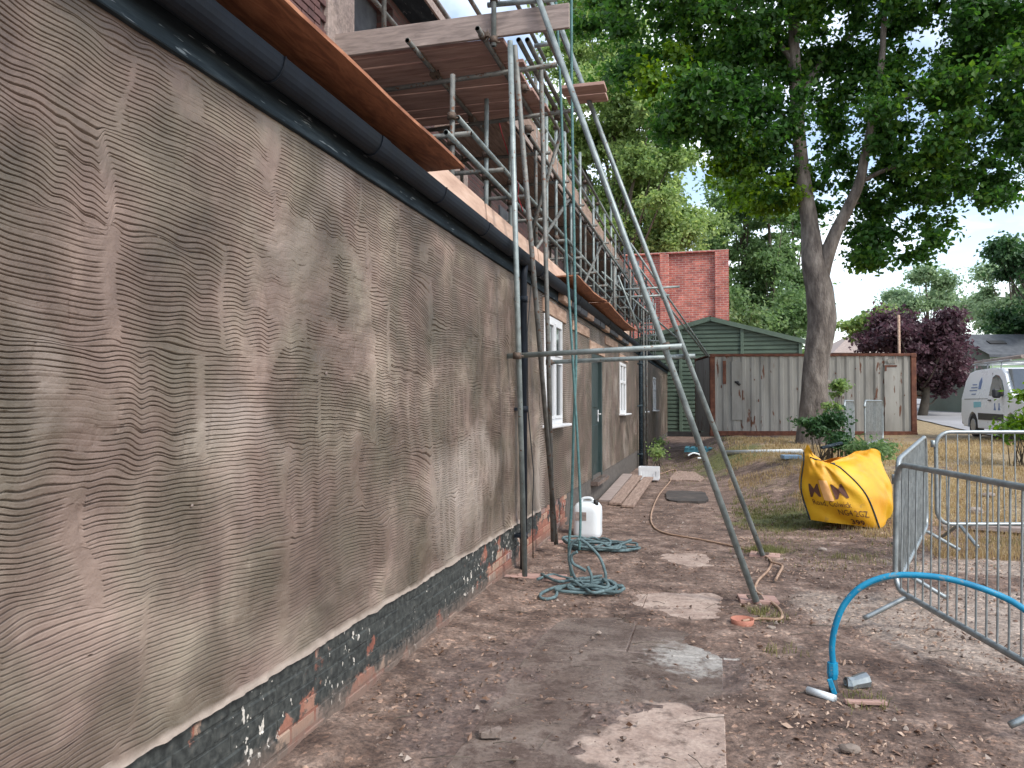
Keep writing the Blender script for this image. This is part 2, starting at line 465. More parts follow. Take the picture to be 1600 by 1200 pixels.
def render_far_mat():
    """same render further along: the comb lines are too fine there for geometry and become relief"""
    m = render_mat(); m.name = 'scratch_coat_render_far'
    t, L, b = nodes_of(m)
    g = N(t, 'ShaderNodeNewGeometry')
    sp = N(t, 'ShaderNodeSeparateXYZ'); L(g.outputs['Position'], sp.inputs[0])
    wv = N(t, 'ShaderNodeTexNoise'); wv.inputs['Scale'].default_value = 5.0; wv.inputs['Detail'].default_value = 1
    mp = N(t, 'ShaderNodeMapping'); mp.inputs['Scale'].default_value = (1, 1.6, .35)
    L(g.outputs['Position'], mp.inputs['Vector']); L(mp.outputs[0], wv.inputs['Vector'])
    z1 = N(t, 'ShaderNodeMath', operation='MULTIPLY_ADD'); z1.inputs[1].default_value = 0.06
    L(wv.outputs['Fac'], z1.inputs[0]); L(sp.outputs['Z'], z1.inputs[2])
    z2 = N(t, 'ShaderNodeMath', operation='MULTIPLY'); z2.inputs[1].default_value = 2 * PI / 0.026
    L(z1.outputs[0], z2.inputs[0])
    sn = N(t, 'ShaderNodeMath', operation='SINE'); L(z2.outputs[0], sn.inputs[0])
    pw = N(t, 'ShaderNodeMapRange'); pw.inputs['From Min'].default_value = -1; pw.inputs['From Max'].default_value = -0.35
    pw.inputs['To Min'].default_value = 0; pw.inputs['To Max'].default_value = 1
    L(sn.outputs[0], pw.inputs['Value'])
    bp = N(t, 'ShaderNodeBump'); bp.inputs['Strength'].default_value = 1.0; bp.inputs['Distance'].default_value = 0.03
    L(pw.outputs[0], bp.inputs['Height'])
    old = b.inputs['Normal'].links[0].from_socket
    L(old, bp.inputs['Normal']); L(bp.outputs[0], b.inputs['Normal'])
    return m
M_renderf = render_far_mat()

def plinth_mat():
    """red/buff bricks under flaking black bitumen, paint drips and splashes"""
    m = bpy.data.materials.new('bitumen_painted_brick'); m.use_nodes = True
    t, L, b = nodes_of(m)
    g = N(t, 'ShaderNodeNewGeometry'); oi = N(t, 'ShaderNodeObjectInfo')
    r0 = N(t, 'ShaderNodeValToRGB')
    cols = [(0.0, (0.22, 0.075, 0.05)), (0.3, (0.30, 0.12, 0.08)), (0.55, (0.36, 0.20, 0.14)), (0.75, (0.42, 0.30, 0.22)), (1.0, (0.20, 0.12, 0.12))]
    while len(r0.color_ramp.elements) < 5: r0.color_ramp.elements.new(0.5)
    for e, (p, c) in zip(r0.color_ramp.elements, cols): e.position = p; e.color = (*c, 1)
    L(oi.outputs['Random'], r0.inputs[0])
    nb = N(t, 'ShaderNodeTexNoise'); nb.inputs['Scale'].default_value = 30; nb.inputs['Detail'].default_value = 6
    L(g.outputs['Position'], nb.inputs['Vector'])
    rb = N(t, 'ShaderNodeValToRGB'); rb.color_ramp.elements[0].color = (0.45, 0.45, 0.45, 1); rb.color_ramp.elements[1].color = (1.3, 1.3, 1.3, 1)
    L(nb.outputs['Fac'], rb.inputs[0])
    mb = N(t, 'ShaderNodeMix', data_type='RGBA', blend_type='MULTIPLY'); mb.inputs['Factor'].default_value = 1
    L(r0.outputs[0], mb.inputs[6]); L(rb.outputs[0], mb.inputs[7])
    # bitumen
    n = N(t, 'ShaderNodeTexNoise'); n.inputs['Scale'].default_value = 2.2; n.inputs['Detail'].default_value = 10; n.inputs['Roughness'].default_value = 0.66
    L(g.outputs['Position'], n.inputs['Vector'])
    sp = N(t, 'ShaderNodeSeparateXYZ'); L(g.outputs['Position'], sp.inputs[0])
    hgt = N(t, 'ShaderNodeMapRange'); hgt.inputs['From Min'].default_value = 0.0; hgt.inputs['From Max'].default_value = 0.3
    hgt.inputs['To Min'].default_value = -0.07; hgt.inputs['To Max'].default_value = 0.10
    L(sp.outputs['Z'], hgt.inputs['Value'])
    far = N(t, 'ShaderNodeMapRange'); far.inputs['From Min'].default_value = 6.0; far.inputs['From Max'].default_value = 7.6
    far.inputs['To Min'].default_value = 0.0; far.inputs['To Max'].default_value = -0.14
    L(sp.outputs['Y'], far.inputs['Value'])
    a = N(t, 'ShaderNodeMath', operation='ADD'); L(n.outputs['Fac'], a.inputs[0]); L(hgt.outputs[0], a.inputs[1])
    a2 = N(t, 'ShaderNodeMath', operation='ADD'); L(a.outputs[0], a2.inputs[0]); L(far.outputs[0], a2.inputs[1])
    rm = N(t, 'ShaderNodeValToRGB'); rm.color_ramp.elements[0].position = 0.455; rm.color_ramp.elements[1].position = 0.485
    L(a2.outputs[0], rm.inputs[0])
    bc = N(t, 'ShaderNodeValToRGB'); bc.color_ramp.elements[0].position = 0.35; bc.color_ramp.elements[0].color = (0.016, 0.019, 0.018, 1)
    bc.color_ramp.elements[1].position = 0.75; bc.color_ramp.elements[1].color = (0.065, 0.072, 0.066, 1)
    L(nb.outputs['Fac'], bc.inputs[0])
    m1 = N(t, 'ShaderNodeMix', data_type='RGBA'); L(rm.outputs[0], m1.inputs['Factor']); L(mb.outputs[2], m1.inputs[6]); L(bc.outputs[0], m1.inputs[7])
    # pale plaster splashes, elongated downwards
    mp = N(t, 'ShaderNodeMapping'); mp.inputs['Scale'].default_value = (1, 1.3, 0.7); L(g.outputs['Position'], mp.inputs['Vector'])
    ns = N(t, 'ShaderNodeTexNoise'); ns.inputs['Scale'].default_value = 26; ns.inputs['Detail'].default_value = 3; L(mp.outputs[0], ns.inputs['Vector'])
    nl = N(t, 'ShaderNodeTexNoise'); nl.inputs['Scale'].default_value = 1.7; nl.inputs['Detail'].default_value = 2; L(g.outputs['Position'], nl.inputs['Vector'])
    ms = N(t, 'ShaderNodeMath', operation='MULTIPLY_ADD'); ms.inputs[1].default_value = 0.5; L(nl.outputs['Fac'], ms.inputs[0]); L(ns.outputs['Fac'], ms.inputs[2])
    rs = N(t, 'ShaderNodeValToRGB'); rs.color_ramp.elements[0].position = 0.955; rs.color_ramp.elements[1].position = 0.985
    L(ms.outputs[0], rs.inputs[0])
    m2 = N(t, 'ShaderNodeMix', data_type='RGBA'); L(rs.outputs[0], m2.inputs['Factor']); L(m1.outputs[2], m2.inputs[6]); m2.inputs[7].default_value = (0.55, 0.52, 0.46, 1)
    sm = N(t, 'ShaderNodeMapRange'); sm.inputs['From Min'].default_value = .20; sm.inputs['From Max'].default_value = 0.0; L(sp.outputs['Z'], sm.inputs['Value'])
    s2 = N(t, 'ShaderNodeMath', operation='MULTIPLY_ADD'); s2.inputs[1].default_value = .9; L(sm.outputs[0], s2.inputs[0]); L(nb.outputs['Fac'], s2.inputs[2])
    s3 = N(t, 'ShaderNodeMapRange'); s3.inputs['From Min'].default_value = .62; s3.inputs['From Max'].default_value = 1.2; s3.inputs['To Max'].default_value = .85; L(s2.outputs[0], s3.inputs['Value'])
    m4 = N(t, 'ShaderNodeMix', data_type='RGBA'); L(s3.outputs[0], m4.inputs['Factor']); L(m2.outputs[2], m4.inputs[6]); m4.inputs[7].default_value = (0.17, 0.125, 0.10, 1)
    L(m4.outputs[2], b.inputs['Base Color'])
    b.inputs['Roughness'].default_value = 0.7
    bp = N(t, 'ShaderNodeBump'); bp.inputs['Strength'].default_value = 0.6; bp.inputs['Distance'].default_value = 0.005
    L(nb.outputs['Fac'], bp.inputs['Height']); L(bp.outputs[0], b.inputs['Normal'])
    return m
M_plinth = plinth_mat()

def brick_wall_mat(name, c1, c2, mortar, axes='YZ', scale=1.0, var=0.6, ns=0.8):
    """courses too small in the picture to be built brick by brick"""
    m = bpy.data.materials.new(name); m.use_nodes = True
    t, L, b = nodes_of(m)
    g = N(t, 'ShaderNodeNewGeometry'); sp = N(t, 'ShaderNodeSeparateXYZ'); L(g.outputs['Position'], sp.inputs[0])
    cb = N(t, 'ShaderNodeCombineXYZ'); L(sp.outputs[axes[0]], cb.inputs[0]); L(sp.outputs[axes[1]], cb.inputs[1])
    br = N(t, 'ShaderNodeTexBrick'); br.inputs['Scale'].default_value = 1.0
    br.inputs['Brick Width'].default_value = 0.225 * scale; br.inputs['Row Height'].default_value = 0.075 * scale
    br.inputs['Mortar Size'].default_value = 0.010 * scale; br.inputs['Mortar Smooth'].default_value = 0.3
    br.inputs['Color1'].default_value = (*c1, 1); br.inputs['Color2'].default_value = (*c2, 1); br.inputs['Mortar'].default_value = (*mortar, 1)
    L(cb.outputs[0], br.inputs['Vector'])
    n = N(t, 'ShaderNodeTexNoise'); n.inputs['Scale'].default_value = ns; n.inputs['Detail'].default_value = 9; n.inputs['Roughness'].default_value = 0.75
    L(g.outputs['Position'], n.inputs['Vector'])
    r = N(t, 'ShaderNodeValToRGB'); r.color_ramp.elements[0].position = 0.3; r.color_ramp.elements[1].position = 0.7
    lo, hi = 1 - var / 2, 1 + var / 2
    r.color_ramp.elements[0].color = (lo, lo, lo, 1); r.color_ramp.elements[1].color = (hi, hi * 0.98, hi * 0.95, 1)
    L(n.outputs['Fac'], r.inputs[0])
    mu = N(t, 'ShaderNodeMix', data_type='RGBA', blend_type='MULTIPLY'); mu.inputs['Factor'].default_value = 1
    L(br.outputs['Color'], mu.inputs[6]); L(r.outputs[0], mu.inputs[7]); L(mu.outputs[2], b.inputs['Base Color'])
    b.inputs['Roughness'].default_value = 0.88
    bp = N(t, 'ShaderNodeBump'); bp.inputs['Strength'].default_value = 0.8; bp.inputs['Distance'].default_value = 0.01; bp.invert = True
    L(br.outputs['Fac'], bp.inputs['Height']); L(bp.outputs[0], b.inputs['Normal'])
    return m
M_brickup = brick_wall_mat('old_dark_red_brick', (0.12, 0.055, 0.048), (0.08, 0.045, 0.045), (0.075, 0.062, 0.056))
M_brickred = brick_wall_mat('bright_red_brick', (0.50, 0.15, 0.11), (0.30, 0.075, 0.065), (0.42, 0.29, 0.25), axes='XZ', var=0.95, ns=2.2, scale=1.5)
M_mortar = mat('dark_mortar', [(0.3, (0.05, 0.045, 0.04)), (0.7, (0.13, 0.115, 0.10))], scale=12, world=True, rough=0.95)

# ------------------------------------------------------------------ ground
def ground_mat():
    m = bpy.data.materials.new('mud_and_dry_grass_ground'); m.use_nodes = True
    t, L, b = nodes_of(m)
    g = N(t, 'ShaderNodeNewGeometry')
    def noise(sc, det=8, ro=0.65, di=0.0):
        n = N(t, 'ShaderNodeTexNoise'); n.inputs['Scale'].default_value = sc; n.inputs['Detail'].default_value = det
        n.inputs['Roughness'].default_value = ro; n.inputs['Distortion'].default_value = di
        L(g.outputs['Position'], n.inputs['Vector']); return n.outputs['Fac']
    def ramp(fac, st):
        r = N(t, 'ShaderNodeValToRGB')
        while len(r.color_ramp.elements) < len(st): r.color_ramp.elements.new(0.5)
        for e, (p, c) in zip(r.color_ramp.elements, st): e.position = p; e.color = (*c, 1)
        L(fac, r.inputs[0]); return r.outputs[0]
    def mixc(f, a, b_):
        x = N(t, 'ShaderNodeMix', data_type='RGBA'); L(f, x.inputs['Factor']); L(a, x.inputs[6]); L(b_, x.inputs[7]); return x.outputs[2]
    def at(nm):
        a = N(t, 'ShaderNodeAttribute'); a.attribute_name = nm; return a.outputs['Fac']
    def mask(nm, sc, lo=0.42, hi=0.58):
        a = N(t, 'ShaderNodeMath', operation='MULTIPLY_ADD'); a.inputs[1].default_value = 0.9
        s_ = N(t, 'ShaderNodeMath', operation='SUBTRACT'); s_.inputs[1].default_value = 0.5; L(noise(sc, 9, 0.7), s_.inputs[0])
        L(s_.outputs[0], a.inputs[0]); L(at(nm), a.inputs[2])
        r = N(t, 'ShaderNodeMapRange'); r.inputs['From Min'].default_value = lo; r.inputs['From Max'].default_value = hi
        L(a.outputs[0], r.inputs['Value']); return r.outputs[0]
    fine = noise(38, 8, 0.75); mid = noise(4.5, 9, 0.7)
    mud = ramp(mid, [(0.28, (0.050, 0.031, 0.024)), (0.43, (0.118, 0.080, 0.063)), (0.56, (0.205, 0.150, 0.122)), (0.72, (0.36, 0.285, 0.24))])
    sand = ramp(mid, [(0.28, (0.16, 0.12, 0.095)), (0.5, (0.29, 0.235, 0.195)), (0.72, (0.40, 0.34, 0.29))])
    wet = ramp(mid, [(0.28, (0.070, 0.048, 0.040)), (0.5, (0.145, 0.105, 0.090)), (0.72, (0.24, 0.185, 0.155))])
    dry = ramp(noise(9, 9, 0.75), [(0.3, (0.12, 0.085, 0.045)), (0.5, (0.26, 0.195, 0.105)), (0.7, (0.42, 0.34, 0.20))])
    grn = ramp(noise(11, 8, 0.7), [(0.3, (0.05, 0.06, 0.02)), (0.6, (0.14, 0.15, 0.05)), (0.8, (0.26, 0.24, 0.10))])
    bt = ramp(noise(1.3, 4, .6), [(0.35, (0.62, 0.58, 0.56)), (0.62, (1.18, 1.15, 1.12))])
    mb_ = N(t, 'ShaderNodeMix', data_type='RGBA', blend_type='MULTIPLY'); mb_.inputs['Factor'].default_value = 1
    L(mud, mb_.inputs[6]); L(bt, mb_.inputs[7]); mud = mb_.outputs[2]
    c = mixc(mask('sand', 3.0), mud, sand)
    c = mixc(mask('wet', 3.0), c, wet)
    c = mixc(mask('dry', 2.0), c, dry)
    c = mixc(mask('green', 2.5), c, grn)
    # small pale and dark crumbs
    vr = N(t, 'ShaderNodeTexVoronoi'); vr.inputs['Scale'].default_value = 46; L(g.outputs['Position'], vr.inputs['Vector'])
    cr = ramp(vr.outputs['Color'], [(0.0, (0.55, 0.55, 0.55)), (0.5, (1.0, 1.0, 1.0)), (0.82, (1.15, 1.12, 1.08)), (0.88, (2.0, 1.85, 1.7))])
    mu = N(t, 'ShaderNodeMix', data_type='RGBA', blend_type='MULTIPLY'); mu.inputs['Factor'].default_value = 0.75
    L(c, mu.inputs[6]); L(cr, mu.inputs[7])
    fr = ramp(fine, [(0.34, (0.45, 0.43, 0.42)), (0.5, (1.0, 1.0, 1.0)), (0.66, (1.5, 1.46, 1.42))])
    mu2 = N(t, 'ShaderNodeMix', data_type='RGBA', blend_type='MULTIPLY'); mu2.inputs['Factor'].default_value = 1.0
    L(mu.outputs[2], mu2.inputs[6]); L(fr, mu2.inputs[7])
    L(mu2.outputs[2], b.inputs['Base Color'])
    wr = N(t, 'ShaderNodeMapRange'); wr.inputs['To Min'].default_value = 0.92; wr.inputs['To Max'].default_value = 0.38
    L(mask('wet', 3.0), wr.inputs['Value']); L(wr.outputs[0], b.inputs['Roughness'])
    b1 = N(t, 'ShaderNodeBump'); b1.inputs['Strength'].default_value = 0.9; b1.inputs['Distance'].default_value = 0.012
    L(fine, b1.inputs['Height'])
    b2 = N(t, 'ShaderNodeBump'); b2.inputs['Strength'].default_value = 0.7; b2.inputs['Distance'].default_value = 0.03
    L(noise(13, 6, 0.6), b2.inputs['Height']); L(b1.outputs[0], b2.inputs['Normal']); L(b2.outputs[0], b.inputs['Normal'])
    return m

def blob(x, y, cx, cy, rx, ry):
    return np.clip(1.25 - np.sqrt(((x - cx) / rx) ** 2 + ((y - cy) / ry) ** 2), 0, 1)
def slab_zone(x, y):
    """1 where the dirt over the paving slabs has been walked away"""
    e = fbm(x * 2.2, y * 2.2, 41) * 0.9 + fbm(x * 9, y * 9, 44) * 0.25
    z = np.maximum.reduce([blob(x, y, 1.25, 4.9, 0.8, 1.25), blob(x, y, 1.6, 3.7, 0.6, 0.75), blob(x, y, 1.6, 6.35, 0.48, 0.55),
                           blob(x, y, 1.65, 8.2, 0.4, 0.6) * 0.8, blob(x, y, 0.9, 3.4, 0.5, 0.9)])
    return sst(0.55, 0.8, z + e - 0.35)
def build_ground():
    xs = np.concatenate([[-60, -30, -12, -5, -2, -0.8, -0.3], np.arange(-0.06, 4.6, 0.026), 4.6 + np.cumsum(0.03 * 1.045 ** np.arange(105))])
    xs = np.append(xs, [160, 260, 400])
    ys = np.concatenate([[-40, -15, -5, 0, 1.5], np.arange(2.3, 9.4, 0.028), 9.4 + np.cumsum(0.035 * 1.028 ** np.arange(150)), ])
    ys = np.append(ys, [150, 250, 400, 600])
    X, Y = np.meshgrid(xs, ys)
    Z = H(X, Y)
    near = sst(30, 8, Y) * sst(9, 3, X)
    lump = (fbm(X * 7, Y * 7, 11, 5) - 0.5) * 0.030 + (fbm(X * 2.1, Y * 2.1, 12) - 0.5) * 0.035
    edge = 0.035 * sst(0.45, 0.0, X) * (0.3 + fbm(X * 4, Y * 4, 5))
    zn = slab_zone(X, Y)
    path = sst(0.35, 0.6, X) * sst(2.25, 1.95, X)
    lumpp = (fbm(X * 9, Y * 9, 21, 4) - 0.5) * 0.012 + 0.010
    Zp = Z + lumpp * (1 - zn) + (-0.015 + (fbm(X * 14, Y * 14, 22, 3) - .5) * .008) * zn
    Zo = Z + (lump + edge + 0.008) * near
    Z = Zo * (1 - path * (Y < 12)) + Zp * (path * (Y < 12))
    me = np_mesh('ground', np.stack([X, Y, Z], -1).reshape(-1, 3), grid_faces(len(ys), len(xs)), ground_mat())
    sand = np.maximum.reduce([blob(X, Y, 4.0, 6.2, 1.6, 1.5), blob(X, Y, 2.75, 6.5, 0.5, 0.9) * .75, blob(X, Y, 4.2, 8.3, 1.2, .8) * .7, 0.55 * sst(20, 26, Y) * sst(6, 9, X)])
    wet = np.maximum.reduce([blob(X, Y, 1.0, 4.2, 1.0, 1.6), blob(X, Y, 1.75, 4.8, .6, .5)]) * sst(2.3, 1.9, X)
    dry = np.maximum.reduce([sst(8.5, 11, Y) * sst(2.6, 3.8, X), 0.8 * sst(11, 14, Y) * sst(1.9, 2.6, X)]) * sst(60, 40, Y)
    dry = dry * (0.5 + 0.5 * sst(.35, .6, fbm(X * .5, Y * .5, 9)))
    green = .85 * np.maximum.reduce([blob(X, Y, 2.9, 11.0, 1.5, 1.4) * .8, blob(X, Y, 2.2, 18.5, 1.6, 3) * .75, blob(X, Y, 5.5, 9.0, 1.5, .5) * .7])
    for nm, a in (('sand', sand), ('wet', wet), ('dry', dry), ('green', green)): attr(me, nm, a)
    o = link('ground', me); props(o, kind='structure')
build_ground()

def slab_mat():
    m = bpy.data.materials.new('worn_concrete_slab'); m.use_nodes = True
    t, L, b = nodes_of(m)
    g = N(t, 'ShaderNodeNewGeometry')
    def noise(sc, det=8, ro=0.65):
        n = N(t, 'ShaderNodeTexNoise'); n.inputs['Scale'].default_value = sc; n.inputs['Detail'].default_value = det; n.inputs['Roughness'].default_value = ro
        L(g.outputs['Position'], n.inputs['Vector']); return n.outputs['Fac']
    def ramp(fac, st):
        r = N(t, 'ShaderNodeValToRGB')
        while len(r.color_ramp.elements) < len(st): r.color_ramp.elements.new(0.5)
        for e, (p, c) in zip(r.color_ramp.elements, st): e.position = p; e.color = (*c, 1)
        L(fac, r.inputs[0]); return r.outputs[0]
    dryc = ramp(noise(5, 10, .7), [(0.3, (0.22, 0.155, 0.125)), (0.5, (0.36, 0.275, 0.23)), (0.7, (0.47, 0.38, 0.32))])
    wetc = ramp(noise(3.5, 12, .82), [(0.34, (0.055, 0.036, 0.030)), (0.46, (0.115, 0.083, 0.071)), (0.54, (0.19, 0.15, 0.13)), (0.66, (0.33, 0.28, 0.245))])
    # the dry areas: measured from two centres, edges broken by noise
    def dist(cx, cy, rx, ry):
        s_ = N(t, 'ShaderNodeMapping'); s_.inputs['Location'].default_value = (-cx / rx, -cy / ry, 0); s_.inputs['Scale'].default_value = (1 / rx, 1 / ry, 0)
        L(g.outputs['Position'], s_.inputs['Vector'])
        ln = N(t, 'ShaderNodeVectorMath', operation='LENGTH'); L(s_.outputs[0], ln.inputs[0]); return ln.outputs['Value']
    mn = N(t, 'ShaderNodeMath', operation='MINIMUM'); L(dist(1.75, 3.72, .50, .52), mn.inputs[0])
    mn2 = N(t, 'ShaderNodeMath', operation='MINIMUM'); L(dist(1.6, 6.8, .8, 0.95), mn2.inputs[0]); L(dist(1.7, 8.4, .6, .9), mn2.inputs[1])
    L(mn2.outputs[0], mn.inputs[1])
    ad = N(t, 'ShaderNodeMath', operation='MULTIPLY_ADD'); ad.inputs[1].default_value = 1.3; L(noise(3.2, 6, .55), ad.inputs[0]); L(mn.outputs[0], ad.inputs[2])
    mr = N(t, 'ShaderNodeMapRange'); mr.inputs['From Min'].default_value = 1.58; mr.inputs['From Max'].default_value = 1.70; L(ad.outputs[0], mr.inputs['Value'])
    mx = N(t, 'ShaderNodeMix', data_type='RGBA'); L(mr.outputs[0], mx.inputs['Factor']); L(dryc, mx.inputs[6]); L(wetc, mx.inputs[7])
    sky_refl = N(t, 'ShaderNodeMix', data_type='RGBA'); ra = N(t, 'ShaderNodeMath', operation='MULTIPLY_ADD'); ra.inputs[1].default_value = 2.2  # white-grey patch painted in for the sky's reflection on the wet slabs
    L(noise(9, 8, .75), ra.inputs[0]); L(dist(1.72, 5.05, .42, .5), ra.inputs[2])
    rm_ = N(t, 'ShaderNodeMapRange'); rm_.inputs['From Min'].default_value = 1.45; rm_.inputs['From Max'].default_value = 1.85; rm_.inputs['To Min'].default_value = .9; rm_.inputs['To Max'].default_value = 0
    L(ra.outputs[0], rm_.inputs['Value']); L(rm_.outputs[0], sky_refl.inputs['Factor']); L(mx.outputs[2], sky_refl.inputs[6]); sky_refl.inputs[7].default_value = (0.40, 0.385, 0.36, 1); mx = sky_refl
    dirt = N(t, 'ShaderNodeMix', data_type='RGBA')
    dm = N(t, 'ShaderNodeMapRange'); dm.inputs['From Min'].default_value = 0.52; dm.inputs['From Max'].default_value = 0.66; dm.inputs['To Max'].default_value = 0.85
    L(noise(7, 10, .75), dm.inputs['Value']); L(dm.outputs[0], dirt.inputs['Factor']); L(mx.outputs[2], dirt.inputs[6]); dirt.inputs[7].default_value = (0.085, 0.055, 0.042, 1)
    fr = ramp(noise(45, 6, .7), [(0.3, (0.65, 0.65, 0.65)), (0.7, (1.25, 1.25, 1.22))])
    mu = N(t, 'ShaderNodeMix', data_type='RGBA', blend_type='MULTIPLY'); mu.inputs['Factor'].default_value = .85
    L(dirt.outputs[2], mu.inputs[6]); L(fr, mu.inputs[7]); L(mu.outputs[2], b.inputs['Base Color'])
    rr = N(t, 'ShaderNodeMapRange'); rr.inputs['To Min'].default_value = 0.9; rr.inputs['To Max'].default_value = 0.27
    L(mr.outputs[0], rr.inputs['Value']); L(rr.outputs[0], b.inputs['Roughness'])
    b1 = N(t, 'ShaderNodeBump'); b1.inputs['Strength'].default_value = 0.7; b1.inputs['Distance'].default_value = 0.006
    L(noise(55, 7, .7), b1.inputs['Height'])
    b2 = N(t, 'ShaderNodeBump'); b2.inputs['Strength'].default_value = 0.5; b2.inputs['Distance'].default_value = 0.02
    L(noise(6, 5, .6), b2.inputs['Height']); L(b1.outputs[0], b2.inputs['Normal']); L(b2.outputs[0], b.inputs['Normal'])
    return m
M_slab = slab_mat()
path = bpy.data.objects.new('path', None); COL.objects.link(path); props(path, kind='structure'); WO['path'] = Vector((0, 0, 0))
for cxs in (0.98, 1.585, 0.37 + 1.82):
    yy = 2.38 if cxs < 1.2 else 2.38
    k = 0
    while yy < 11.5:
        ln = 0.885
        if cxs > 2 and (yy < 5 or yy > 8): yy += 0.895; continue
        if cxs == 1.585 and yy < 5: yy += .895; continue
        wide = cxs == .98 and yy < 5
        mb = MB(); mb.box((0.3025 if wide else 0, 0, -0.03), (1.206 if wide else 0.601, ln + .006, 0.05), ch=0.005)
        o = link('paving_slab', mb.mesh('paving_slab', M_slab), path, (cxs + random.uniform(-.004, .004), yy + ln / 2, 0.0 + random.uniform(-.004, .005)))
        o.rotation_euler = (random.uniform(-.006, .006), random.uniform(-.006, .006), random.uniform(-.008, .008))
        yy += 0.895

# road and yard behind
M_road = mat('pale_tarmac', [(0.3, (0.20, 0.20, 0.20)), (0.6, (0.30, 0.30, 0.31)), (0.8, (0.37, 0.37, 0.375))], scale=0.35, world=True, rough=0.9, bump=0.4, bscale=30)
def road():
    xs = np.linspace(9.5, 75, 60); ys = np.concatenate([np.linspace(0, 1, 50)])
    X, T = np.meshgrid(xs, ys)
    y0 = 23.0 + 0.10 * (X - 9.5) + (fbm(X * .6, X * 0, 8) - .5) * .6
    Y = y0 + T * (62 - y0)
    Z = H(X, Y) + 0.035
    props(link('road', np_mesh('road', np.stack([X, Y, Z], -1).reshape(-1, 3), grid_faces(50, 60), M_road)), kind='structure')
road()

